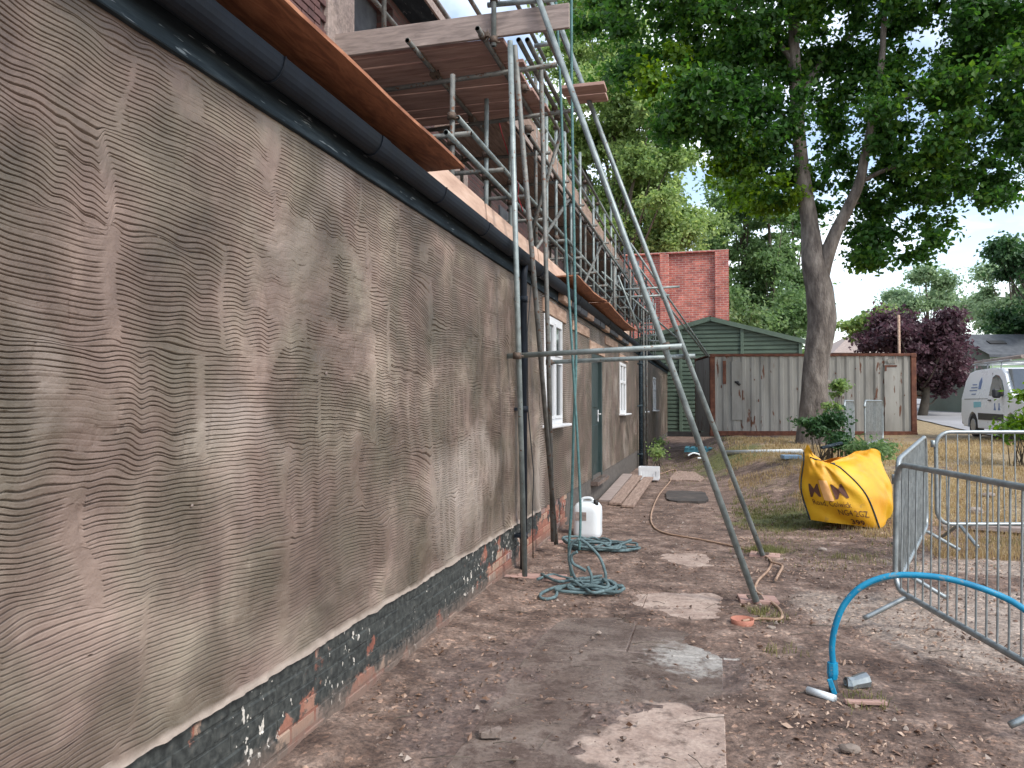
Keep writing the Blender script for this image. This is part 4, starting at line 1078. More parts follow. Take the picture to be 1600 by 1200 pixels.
while y < 30:
    L_ = 3.9
    for k in range(4):
        MB().box((IX + .12 + k * .232, y + L_ / 2, DZ), (.224, L_ - .02, .038), ch=.004).build('scaffold_board', M_boardy, rs)
    MB().box((OX + .02, y + L_ / 2, DZ + .135), (.036, L_ - .02, .225), ch=.004).build('toe_board', M_peach if int(y) % 2 else M_boardy, rs)
    y += L_
y = 9.0
# scaffold return at the far corner: tubes cross to the shed
for (p1, ya, p2, yb) in (((928, 455), 17, (1062, 448), 17.0), ((935, 466), 17.6, (1046, 461), 17.6)):
    pipe_px('transom', p1, ya, p2, yb, rs)
for k, (px, yy) in enumerate(((998, 19.3), (1006, 20.2), (985, 17.2), (960, 15))):
    b_ = yp(px, 520, yy); z0 = 0 if k < 2 else 3.05
    tube('standard', (max(b_.x, -.1) if k > 1 else .16, yy, z0), (max(b_.x, -.1) if k > 1 else .16, yy, 5.2 - .3 * k), rs, M_steeld)
pipe_px('brace', (985, 380), 18, (1108, 557), 21.2, rs); pipe_px('brace', (978, 392), 18, (1104, 556), 21.2, rs)
pipe_px('guard_rail', (940, 425), 16, (1060, 530), 21, rs); pipe_px('brace', (965, 430), 16.5, (1000, 520), 17, rs)
for k in range(5):
    pipe_px('guard_rail', (1000, 500 + k * 8), 21, (1030, 497 + k * 9), 21, rs)

# red strap
mb = MB()
P = [(779, 190, 8.8), (786, 215, 8.75), (795, 243, 8.7), (800, 262, 8.6), (804, 275, 8.6), (811, 290, 8.6), (809, 308, 8.55), (817, 330, 8.5)]
for (a, b) in zip(P[:-1], P[1:]): mb.bar(yp(*a[:2], a[2]), yp(*b[:2], b[2]), .035, .004, up=(1, .3, 0))
props(mb.build('ratchet_strap', M_red), 'red webbing strap hanging from the platform behind the corner pole', 'strap')

# ropes hanging from the scaffold
def smooth_path(P, n=6):
    P = [Vector(p) for p in P]; out = []
    for i in range(len(P) - 1):
        p0 = P[max(i - 1, 0)]; p1 = P[i]; p2 = P[i + 1]; p3 = P[min(i + 2, len(P) - 1)]
        for k in range(n):
            t = k / n
            out.append(0.5 * ((2 * p1) + (p2 - p0) * t + (2 * p0 - 5 * p1 + 4 * p2 - p3) * t * t + (3 * p1 - p0 - 3 * p2 + p3) * t ** 3))
    out.append(P[-1]); return out
rp = thing('hanging_rope', 'teal rope doubled over the scaffold and dropping in two strands to a knotted heap', 'rope', (.75, 6.9, 0))
P1 = [yp(x, y, 7.0) for x, y in ((866, -30), (872, 60), (877, 170), (880, 260), (885, 400), (890, 480), (897, 600), (903, 700), (907, 800), (905, 860))]
MB().tube(smooth_path(P1), .012, 8).build('strand', M_roped, rp)
P2 = [yp(x, y, 7.05) for x, y in ((893, -30), (893, 100), (895, 250), (898, 430), (900, 560), (896, 680), (893, 790), (889, 860), (893, 900))]
MB().tube(smooth_path(P2), .013, 8).build('strand', M_roped, rp)
P3 = [yp(x, y, 8.6) for x, y in ((862, 120), (868, 260), (873, 420), (876, 560))]
def coil(name, label, cx, cy, rad, turns, seed, sx=1.0, sy=1.0, r=.013, hgt=.09, group=None, parent=None, m=None):
    rr = random.Random(seed); pts = []
    n = int(turns * 10); ph = rr.uniform(0, 6)
    for i in range(n):
        a = ph + i / 10 * 2 * PI
        rad_ = rad * (0.45 + .55 * rr.random()) if i % 5 == 0 else None
        pts.append((a, rad_))
    last = rad
    P = []; ox = oy = 0
    for i, (a, q) in enumerate(pts):
        if q: last = last * .4 + q * .6
        ox = ox * .9 + rr.uniform(-.06, .06); oy = oy * .9 + rr.uniform(-.06, .06)
        P.append(Vector((cx + sx * (last * math.cos(a) + ox), cy + sy * (last * math.sin(a) + oy), r + .012 + hgt * (i / n) * (.35 + .65 * abs(math.sin(a * 1.7 + seed))))))
    o = MB().tube(smooth_path(P, 4), r, 7).build(name, m or M_rope, parent)
    if not parent: props(o, label, 'rope', group)
    return o
# near heap: loops standing against each other
loops = [((905, 842), (918, 850), (935, 868), (944, 888), (946, 905), (935, 914), (915, 913), (900, 905), (893, 890), (889, 870), (893, 850), (905, 842)),
         ((915, 892), (905, 886), (895, 880), (893, 868), (902, 862)),
         ((918, 885), (924, 900), (922, 915), (905, 922), (890, 915)),
         ((960, 915), (948, 921), (925, 918), (900, 914), (876, 916), (858, 921), (845, 928), (845, 934), (855, 936), (868, 932), (872, 922), (884, 916), (900, 912)),
         ((840, 905), (862, 898), (880, 902), (900, 905), (925, 902), (940, 900)),
         ((846, 897), (870, 908), (890, 907), (912, 903)),
         ((905, 905), (922, 925), (945, 923), (962, 916), (955, 908), (930, 905))]
for i, lp in enumerate(loops):
    pts = []
    for j, (x, y) in enumerate(lp):
        if i < 3: p = yp(x, y, 6.75 - .12 * i - .01 * j); p.z = max(p.z, .02)
        else: p = gp(x, y, .02 + .012 * (i - 3))
        pts.append(p)
    MB().tube(smooth_path(pts, 5), .0135, 8).build('loop', M_rope, rp)
coil('loop', '', .80, 6.62, .22, 4, 8, sx=1.2, sy=.9, r=.014, hgt=.07, parent=rp)
coil('coiled_rope', 'loose coil of teal rope lying on the ground beside the white container', .66, 8.35, .26, 9, 3, sx=1.25, sy=1.0, hgt=.10)

# ------------------------------------------------------------------ things along the wall
# white container (25 litre)
jc = thing('plastic_jerrycan', 'square white plastic jerrycan standing against the wall beyond the poles', 'container', (.36, 9.25, 0))
def jerry():
    cx, cy = .36, 9.25
    secs = [(0, .9), (.02, .98), (.06, 1), (.16, .985), (.2, 1), (.3, 1), (.36, .97), (.40, .80), (.42, .55)]
    mb = MB(); vs = []; n = 28
    for z, s_ in secs:
        for k in range(n):
            a = 2 * PI * k / n; ca, sa = math.cos(a), math.sin(a)
            q = (abs(ca) ** 5 + abs(sa) ** 5) ** (-1 / 5)
            vs.append((cx + .165 * s_ * q * ca, cy + .15 * s_ * q * sa, z))
    fs = [(i * n + k, i * n + (k + 1) % n, (i + 1) * n + (k + 1) % n, (i + 1) * n + k) for i in range(len(secs) - 1) for k in range(n)]
    fs.append(tuple(range((len(secs) - 1) * n, len(secs) * n)))
    mb.add(vs, fs, True); mb.build('body', M_wplast, jc)
    mb = MB(); mb.tube(smooth_path([(cx - .08, cy, .40), (cx - .06, cy, .455), (cx + .04, cy, .46), (cx + .07, cy, .41)], 5), .016, 8); mb.build('handle', M_wplast, jc)
    mb = MB(); mb.tube([(cx + .11, cy - .08, .39), (cx + .11, cy - .08, .45)], .03, 12); mb.build('cap', M_cable, jc)
    MB().box((cx - .06, cy - .153, .26), (.13, .004, .10), ch=.001).build('label', M_toe, jc)
jerry()
# planks as a ramp by the door
for k, (x, dy, lab) in enumerate(((.13, .35, 'innermost of three planks laid against the wall by the dark door'), (.34, .05, 'middle plank of the three by the dark door'), (.56, -.2, 'outermost and darkest plank of the three by the dark door'))):
    mb = MB(); mb.bar((x, 12.0 + dy, .04), (x + .02 * k, 15.4 + dy, .16), .19, .04, ch=.005)
    props(mb.build('plank', [M_toe, M_boardy, M_boardy][k]), lab, 'plank', 'planks on the ground by the door')
# white crate
cr = thing('plastic_crate', 'small white slotted plastic crate on the ground past the planks', 'crate', (.55, 16.0, .05))
def crate():
    cx, cy, z0 = .55, 16.0, .05; w_, d_, h_ = .40, .32, .26
    MB().box((cx, cy, z0 + .01), (w_, d_, .02)).build('base', M_white, cr)
    for (x, y, sx, sy) in ((cx, cy - d_ / 2, w_, .015), (cx, cy + d_ / 2, w_, .015), (cx - w_ / 2, cy, .015, d_), (cx + w_ / 2, cy, .015, d_)):
        mb = MB()
        for zz, t in ((.04, .06), (h_ - .04, .08)): mb.box((x, y, z0 + zz), (sx, sy, t))
        nn = 7
        for i in range(nn):
            f = (i + .5) / nn - .5
            px_, py_ = (x + f * w_, y) if sx > sy else (x, y + f * d_)
            mb.box((px_, py_, z0 + h_ * .47), (.03 if sx > sy else .013, .013 if sx > sy else .03, h_ * .5))
        mb.build('side', M_white, cr)
crate()

# long beige hose
HP = [(925, 752), (950, 757), (985, 752), (1020, 744), (1055, 733), (1048, 750), (1030, 772), (1018, 800), (1020, 820), (1040, 832), (1090, 841), (1130, 849), (1165, 857), (1192, 866), (1205, 876), (1200, 890), (1185, 905), (1180, 920), (1195, 932), (1215, 947), (1222, 960), (1215, 966), (1185, 965), (1160, 969)]
hp = []
for i, (x, y) in enumerate(HP):
    p = gp(x, y, .03); p.x = max(p.x, .15); p.z = max(.022, hz(p.x, p.y) + .022); hp.append(p)
props(MB().tube(smooth_path(hp, 8), .0115, 8).build('garden_hose', M_hose), 'muddy beige hose winding from the planks round the two raking tubes', 'hose')
hp2 = [gp(x, y, .05) for x, y in ((1205, 878), (1222, 884), (1217, 896), (1212, 906))]
props(MB().tube(smooth_path(hp2, 6), .012, 8).build('hose_offcut', M_hose), 'short dark bent hose end beside the far raking tube foot', 'hose')
p = gp(1160, 976, 0)
props(MB().lathe((p.x, p.y, .005), [(.0, .004), (.05, .004), (.07, .012), (.078, .04), (.084, .04), (.078, .0)], 24).build('terracotta_dish', M_terra), 'small round terracotta-red dish on the ground at the hose end', 'dish')
# mats, boards and offcuts lying on the path
def flat_patch(name, cx, cy, sx, sy, rot, m, label, cat, t=.02, group=None, seed=1, z=None):
    rr = random.Random(seed); n = 22; top = []; 
    z0 = (hz(cx, cy) + .012) if z is None else z
    R = Matrix.Rotation(rot, 3, 'Z')
    for k in range(n):
        a = 2 * PI * k / n; q = (abs(math.cos(a)) ** 9 + abs(math.sin(a)) ** 9) ** (-1 / 9) * rr.uniform(.95, 1.04)
        top.append(Vector((cx, cy, 0)) + R @ Vector((sx / 2 * q * math.cos(a), sy / 2 * q * math.sin(a), 0)))
    vs = [(p.x, p.y, z0 + t + rr.uniform(-.004, .006)) for p in top] + [(p.x, p.y, z0 - .01) for p in top] + [(cx, cy, z0 + t + .004)]
    fs = [(k, (k + 1) % n, 2 * n) for k in range(n)] + [(n + k, n + (k + 1) % n, (k + 1) % n, k) for k in range(n)]
    props(MB().add(vs, fs).build(name, m), label, cat, group)
flat_patch('rubber_mat', 1.38, 13.5, .70, 1.5, .06, mat('dark_rubber', [(0.3, (0.03, 0.026, 0.024)), (0.6, (0.07, 0.058, 0.05)), (0.8, (0.13, 0.10, 0.085))], scale=4, rough=.8), 'dark curled rubber mat lying on the path', 'mat', seed=4)
flat_patch('carpet_scrap', 1.3, 17.3, .7, 2.2, -.05, M_boardy, 'faded reddish carpet strip lying on the path beyond the mat', 'mat', seed=5)
# white drain pipe lying across
pz = lambda x, y: gp(x, y, .42)
a_ = og(1135, 712, .07); b_ = og(1252, 711, .07)
props(MB().pipe(a_, b_, r=.055, t=.006, n=16).build('waste_pipe', M_wplast), 'long white plastic pipe lying on the ground behind the raking tubes', 'pipe')
c_ = og(1236, 718)
props(MB().box((c_.x, c_.y, hz(c_.x, c_.y) + .05), (.35, .25, .08), rot=(0, 0, .2), ch=.01).build('pale_blue_tray', mat('pale_blue_plastic', [(0.3, (0.25, 0.4, 0.55)), (0.7, (0.35, 0.5, 0.65))], scale=5, rough=.5)), 'pale blue tray on the ground at the end of the white pipe', 'tray')
# teal-blue pallet pieces near the shed
pal = thing('blue_pallet', 'small blue-green pallet lying flat in front of the green shed', 'pallet', (1.5, 21.0, hz(1.5, 21)))
M_pal = mat('teal_pallet_paint', [(0.3, (0.02, 0.12, 0.16)), (0.7, (0.06, 0.22, 0.27))], scale=6, rough=.6)
for k in range(6): MB().box((1.15 + k * .15, 21.0, hz(1.5, 21) + .13), (.1, .9, .02), ch=.003).build('slat', M_pal, pal)
for k in range(3): MB().box((1.52, 20.62 + k * .38, hz(1.5, 21) + .07), (.86, .08, .09), ch=.003).build('bearer', M_pal, pal)
mb = MB(); mb.tube(smooth_path([zp(x, y, 17.8) for x, y in ((1075, 712), (1083, 708), (1092, 710), (1098, 715), (1090, 716))], 6), .02, 7)
props(mb.build('white_cable', M_wplast), 'tangle of white cable lying on the path before the pallet', 'cable')

# ------------------------------------------------------------------ near right: water pipe and bits
vp = thing('blue_water_pipe', 'bright blue water pipe arching out of the ground beside a blue stopcock', 'water pipe', tuple(gp(1303, 1085, 0)))
base = gp(1303, 1085, .0)
YB = base.y
def bp_(x, y, d): return zp(x, y, d)
arch = [bp_(1302, 1040, 4.24), bp_(1300, 1010, 4.24), bp_(1306, 975, 4.23), bp_(1320, 943, 4.22), bp_(1345, 917, 4.2), bp_(1385, 902, 4.17), bp_(1430, 898, 4.12), bp_(1480, 904, 4.06), bp_(1530, 918, 4.0), bp_(1570, 935, 3.95), bp_(1605, 955, 3.88), bp_(1680, 1010, 3.75), bp_(1760, 1100, 3.6)]
MB().tube([p_ + Vector((0, 0, .0022 * math.sin(i * .23) + .0014 * math.sin(i * .41))) for i, p_ in enumerate(smooth_path(arch, 7))], .0165, 14).build('pipe', M_blue, vp)
c0 = bp_(1301, 1052, 4.24)
mb = MB(); mb.tube([c0 + Vector((0, 0, .06)), c0 + Vector((0, 0, .0)), c0 + Vector((0, 0, -.03))], [.028, .030, .024], 8, smooth=False); mb.build('coupling', M_blue, vp)
mb = MB(); mb.tube([c0 + Vector((0, 0, -.03)), c0 + Vector((.005, 0, -.10)), (base.x + .02, base.y, -.03)], [.022, .026, .022], 12); mb.build('valve_body', M_cable, vp)
mb = MB(); mb.bar(c0 + Vector((-.022, -.035, -.02)), c0 + Vector((.005, -.035, -.105)), .028, .014, up=(0, 1, 0), ch=.004); mb.build('valve_lever', M_blue, vp)
# tin and white pipe offcut
p = gp(1340, 1078, 0)
def lump(name, c, s, m, label, cat, seed=1, sub=2):
    bm = bmesh.new(); bmesh.ops.create_icosphere(bm, subdivisions=sub, radius=1); rr = random.Random(seed)
    for v in bm.verts:
        k = 1 + rr.uniform(-.18, .18); v.co = Vector((v.co.x * s[0] * k, v.co.y * s[1] * k, v.co.z * s[2] * k))
    me = bpy.data.meshes.new(name); bm.to_mesh(me); bm.free(); me.materials.append(m)
    return props(link(name, me, None, c), label, cat)
can = MB(); can.tube([(p.x - .055, p.y - .01, .030), (p.x - .05, p.y - .01, .030), (p.x - .02, p.y + .01, .034), (p.x + .02, p.y + .03, .04), (p.x + .055, p.y + .05, .045), (p.x + .058, p.y + .05, .045)], [.036, .042, .034, .040, .044, .036], 9, smooth=False); props(can.build('crushed_tin', M_galv), 'dented silver tin lying beside the blue stopcock', 'tin')
a_ = gp(1262, 1078, .03); b_ = gp(1305, 1092, .03)
props(MB().pipe(a_, b_, r=.02, t=.003).build('pipe_offcut', M_wplast), 'short grey-white pipe offcut lying in front of the blue stopcock', 'pipe')
a_ = gp(1320, 1096, .02); b_ = gp(1385, 1098, .02)
props(MB().bar(a_, b_, .035, .02, ch=.003).build('wood_offcut', M_boardx), 'splintered brown wood offcut in the dirt below the tin', 'offcut')
for i, (x, y, s_) in enumerate(((1327, 1176, .045), (1150, 873, .04), (1285, 862, .05), (1205, 985, .03))):
    p = gp(x, y, .0); 
    lump('rubble_stone', (p.x, p.y, hz(p.x, p.y) + .02), (s_, s_ * .8, s_ * .45), M_stone, ['pale flat rubble stone at the bottom edge of the mud', 'pale lump of rubble by the slabs between the raking tubes', 'pale rubble stone in the mud before the yellow bag', 'small pebble of rubble just right of the red dish'][i], 'stone', i)
flat_patch('concrete_scrap', gp(560, 1170).x + .55, gp(560, 1170).y + .3, .11, .09, .3, M_slab, 'flat grey scrap of render lying in the dirt at the foot of the wall', 'scrap', t=.012, seed=8)

# ------------------------------------------------------------------ crowd barriers
def rounded_loop(L_, z0, z1, r=.14):
    P = []
    for cx, cz, a0 in ((L_ - r, z1 - r, 0), (r, z1 - r, PI / 2), (r, z0 + r, PI), (L_ - r, z0 + r, 1.5 * PI)):
        for k in range(7):
            a = a0 + PI / 2 * k / 6; P.append(Vector((cx + r * math.cos(a), 0, cz + r * math.sin(a))))
    return P
def barrier(label, L_=2.25, nb=19, h=1.1, foot=(0.22, 2.03), m=M_galv, grp='galvanised crowd barriers'):
    t = thing('crowd_barrier', label, 'barrier', (0, 0, 0), grp)
    MB().tube(rounded_loop(L_, .19, h), .0195, 12, closed=True).build('frame', m, t)
    for k in range(nb):
        x = .1 + (L_ - .2) * k / (nb - 1)
        MB().tube([(x, 0, .19), (x, 0, h)], .0065, 8, caps=False).build('bar', m, t)
    for fx in foot:
        mb = MB(); mb.tube([(fx, -.30, .02), (fx, -.27, .035), (fx, -.03, .17), (fx, .03, .17), (fx, .27, .035), (fx, .30, .02)], .017, 10); mb.build('foot', m, t)
    MB().tube([(-.03, 0, .95), (-.03, 0, 1.02)], .022, 10).build('hook', m, t)
    return t
def place(t, a, b, lean=0.0, dz=0.0):
    a = Vector(a); b = Vector(b); d = b - a
    t.location = a + Vector((0, 0, dz)); t.rotation_euler = (lean, 0, math.atan2(d.y, d.x))
b1 = barrier('galvanised barrier nearest the camera, standing behind the blue pipe and leaning slightly')
a1 = Vector((3.11, 6.18, .06)); e1 = Vector((3.51, 3.97, .05)); place(b1, a1, e1, lean=-.025)
b2 = barrier('galvanised barrier seen almost end-on between the near and back barriers', nb=22)
P2_ = Vector((3.95, 8.72, .17)); a2 = Vector((3.22, 6.52, .07)); place(b2, a2, P2_); b2.rotation_euler.x = .0; b2.rotation_euler.y = -math.atan2(.1, 2.2)
b3 = barrier('galvanised barrier at the back, facing us in front of the dry grass and van')
a3 = Vector((3.97, 8.45, .22)); e3 = Vector((6.15, 9.03, .22)); place(b3, a3, e3)
cc = zp(1352, 705, 16.2); zc_ = hz(cc.x, cc.y)
b4 = barrier('weathered barrier standing by the far bush, angled towards the container', nb=19)
place(b4, (cc.x, cc.y, zc_ + .02), (cc.x + .75, cc.y + 2.1, zc_ + .05))
b5 = barrier('second weathered barrier stacked just behind the one by the far bush', nb=19)
place(b5, (cc.x - .35, cc.y + .3, zc_ + .02), (cc.x + .18, cc.y + 2.45, zc_ + .05))

# ------------------------------------------------------------------ yellow bulk bag
def bag():
    c = gp(1322, 820, .18); cx, cy, cz = c.x, 9.55, hz(c.x, 9.55)
    t = thing('bulk_bag', 'slumped yellow builders bulk bag with dark lettering standing on the dry ground', 'bulk bag', (cx, cy, cz))
    M_bag = mat('yellow_woven_bag', [(0.25, (0.50, 0.21, 0.004)), (0.5, (0.60, 0.31, 0.006)), (0.8, (0.66, 0.42, 0.012))], scale=2.2, rough=.5, bump=.5, bscale=150, detail=4, speck=(.66, (.48, .27, .03)))
    M_in = mat('orange_bag_inside', [(0.3, (0.70, 0.25, 0.01)), (0.7, (0.80, 0.36, 0.02))], scale=3, rough=.6)
    M_print = mat('dark_print', [(0.3, (0.06, 0.02, 0.012)), (0.7, (0.10, 0.035, 0.02))], scale=3, rough=.6, bump=0)
    M_peachp = mat('faded_orange_print', [(0.3, (0.75, 0.38, 0.12)), (0.7, (0.80, 0.46, 0.2))], scale=3, rough=.6, bump=0)
    # corner positions against height: A left, B front seam, C right, D back (local right / depth / up), in metres
    gB = og(1374, 829); dB = (gB - CAM).dot(FW) - 8.62
    def P(px, py, dep):
        return zp(px, py, dep + dB)
    bot = [P(1266, 812, 8.95), P(1374, 826, 8.62), P(1394, 800, 9.25), P(1290, 800, 9.6)]
    mid = [P(1252, 765, 9.0), P(1352, 772, 8.68), P(1390, 765, 9.3), P(1290, 765, 9.7)]
    upm = [P(1256, 722, 9.05), P(1316, 734, 8.80), P(1378, 724, 9.35), P(1290, 730, 9.75)]
    top = [P(1256, 712, 9.12), P(1297, 724, 8.95), P(1376, 708, 9.3), P(1310, 714, 9.7)]
    ctr = [bot, mid, upm, top]
    def lerp4(i, v):
        k = [q[i] for q in ctr]
        k = [k[0]] + k + [k[3]]
        s_ = v * 3; j = min(int(s_), 2); f = s_ - j
        p0, p1, p2, p3 = k[j], k[j + 1], k[j + 2], k[j + 3]
        return 0.5 * ((2 * p1) + (p2 - p0) * f + (2 * p0 - 5 * p1 + 4 * p2 - p3) * f * f + (3 * p1 - p0 - 3 * p2 + p3) * f ** 3)
    def surf(side, s_, v, off=0.0):
        a = lerp4(side, v); b = lerp4((side + 1) % 4, v)
        p = a.lerp(b, s_)
        d = (b - a); nrm = Vector((d.y, -d.x, 0)).normalized()
        bulge = .10 * math.sin(PI * min(1, v * 1.05 + .05)) + .02
        wr = .018 * math.sin(9 * s_ + 5 * v + side) * math.sin(7 * v + 2) + .010 * math.sin(17 * s_ - 11 * v) * v + .012 * math.sin(23 * v + 6 * s_) * (1 - v)
        fx = side * 7.3 + s_ * 4; wr += .10 * (abs(float(fbm(np.array(fx), np.array(v * 4), 5, 3)) - .5)) * (.35 + v) - .02
        wr += .018 * (float(vnoise(np.array(fx * 2.5 + v * 3), np.array(v * 9 - s_ * 5), 15)) - .5)
        wr += .04 * abs(math.sin(6 * (s_ + v * .8))) * v * (1 - v) * 2 + .014 * abs(math.sin(15 * s_ + 9 * v * v)) * v - .05 * math.exp(-((s_ - .75) / .2) ** 2) * sst(.55, .9, v) * (side == 0)
        e = 4 * s_ * (1 - s_)
        p = p + nrm * (bulge * e ** .7 + wr * e + off)
        sagg = (-.03, -.03, -.015, -.05)[side] if side != 0 else .0
        if side == 0: p.z += .15 * math.exp(-((s_ - .16) / .26) ** 2) * min(1, .45 + s_ * 4) * v ** 6
        elif side == 1: p.z += .085 * e ** .7 * v ** 6 * (.5 + s_)
        else: p.z += sagg * e * v ** 3
        p.z += .012 * math.sin(14 * s_ + side * 2) * e * v * v
        return p
    ns, nv = 26, 34
    mb = MB()
    for side in range(4):
        vs = [surf(side, i / ns, j / nv) for j in range(nv + 1) for i in range(ns + 1)]
        fs = [(j * (ns + 1) + i, j * (ns + 1) + i + 1, (j + 1) * (ns + 1) + i + 1, (j + 1) * (ns + 1) + i) for j in range(nv) for i in range(ns)]
        mb.add(vs, fs, True)
    mb.build('sack', M_bag, t)
    # inner lining slightly inside, orange
    mb = MB()
    for side in range(4):
        vs = [surf(side, i / 14, .45 + .55 * j / 10, -.012) for j in range(11) for i in range(15)]
        fs = [(j * 15 + i, j * 15 + i + 1, (j + 1) * 15 + i + 1, (j + 1) * 15 + i) for j in range(10) for i in range(14)]
        mb.add(vs, [f[::-1] for f in fs], True)
    mb.build('lining', M_in, t)
    f_ = [lerp4(i, .5) for i in range(4)]
    MB().add(f_ + [sum(f_, Vector()) / 4 + Vector((0, 0, .08))], [(0, 1, 4), (1, 2, 4), (2, 3, 4), (3, 0, 4)], True).build('sand_fill', M_stone, t)
    # piping along the front seam and left seam
    for side, m_ in ((1, M_print), (0, M_print)):
        MB().tube([surf(side, 0.0, v / 24, .006) for v in range(25)], .010, 6).build('seam_piping', M_fascia, t)
    # rim hem
    # handles: dark loops near the top
    MB().tube([surf(0, .25, .80, .008), surf(0, .45, .84, .012), surf(0, .62, .88, .012)], .011, 6).build('handle_strap', M_fascia, t)
    MB().tube([surf(1, .0, .97, .012), surf(1, .02, .90, .015)], .016, 6).build('handle_strap', M_roof, t)
    # lettering draped on side 0
    def text(body, s0, v0, hgt, aspect, m, slant=0.0, bold=.0, nm='lettering'):
        cu = bpy.data.curves.new('txt', 'FONT'); cu.body = body; cu.size = 1.0; cu.offset = bold; cu.resolution_u = 2
        o = bpy.data.objects.new('txt', cu); COL.objects.link(o)
        dg = bpy.context.evaluated_depsgraph_get(); me = bpy.data.meshes.new_from_object(o.evaluated_get(dg))
        bm = bmesh.new(); bm.from_mesh(me)
        bmesh.ops.triangulate(bm, faces=bm.faces)
        bmesh.ops.subdivide_edges(bm, edges=bm.edges, cuts=1)
        pts = [surf(0, min(.99, max(.01, s0 + v.co.x * hgt * aspect)), min(.99, max(.01, v0 + v.co.y * hgt + slant * v.co.x)), .007) for v in bm.verts]
        fs = [[v.index for v in f.verts] for f in bm.faces]
        bm.free(); bpy.data.objects.remove(o); bpy.data.curves.remove(cu)
        MB().add(pts, fs).build(nm, m, t)
    vs = [surf(0, .34 + .15 * i / 6, .25 + .22 * j / 6, .005) for j in range(7) for i in range(7)]
    MB().add(vs, [(j * 7 + i, j * 7 + i + 1, (j + 1) * 7 + i + 1, (j + 1) * 7 + i) for j in range(6) for i in range(6)], True).build('print_panel', M_peachp, t)
    text('M', .12, .27, .20, 1.30, M_print, .02, .015)
    text('M', .50, .27, .22, 1.45, M_print, .03, .015)
    text('Road, Colwick', .14, .20, .072, 1.35, M_print)
    text('NG4 2GZ', .48, .125, .078, 1.35, M_print)
    text('399', .62, .03, .085, 1.6, M_print, 0, .02)
bag()
p = zp(1300, 697, 10.4)
props(MB().bar(zp(1283, 700, 10.2), zp(1316, 692, 10.2), .06, .04, ch=.01).build('spade_handle', M_fascia), 'dark blue-grey tool handle poking out behind the yellow bag', 'tool')
props(MB().bar(zp(1395, 815, 9.3), zp(1480, 822, 10.2), .2, .05, ch=.006).build('timber_length', M_boardy) , 'brown timber length on the ground behind the barriers', 'timber') if False else None
a_ = zp(1515, 842, 8.9); b_ = zp(1640, 860, 8.6); a_.z = hz(a_.x, a_.y) + .06; b_.z = hz(b_.x, b_.y) + .06
props(MB().bar(a_, b_, .16, .06, ch=.006).build('timber_length', M_toe), 'grey timber plank lying in the grass behind the back barrier', 'plank')
for i, (x, y, s_) in enumerate(((1480, 843, .09), (1525, 775, .10), (1545, 790, .08))):
    p = zp(x, y, 9.0 + i); lump('rubble_stone', (p.x, p.y, hz(p.x, p.y) + .03), (s_, s_ * .8, s_ * .6), M_stone, ['pale round stone under the back barrier', 'largest stone of the rubble seen through the back barrier', 'reddish stone of the rubble right of the largest one'][i], 'stone', 20 + i)

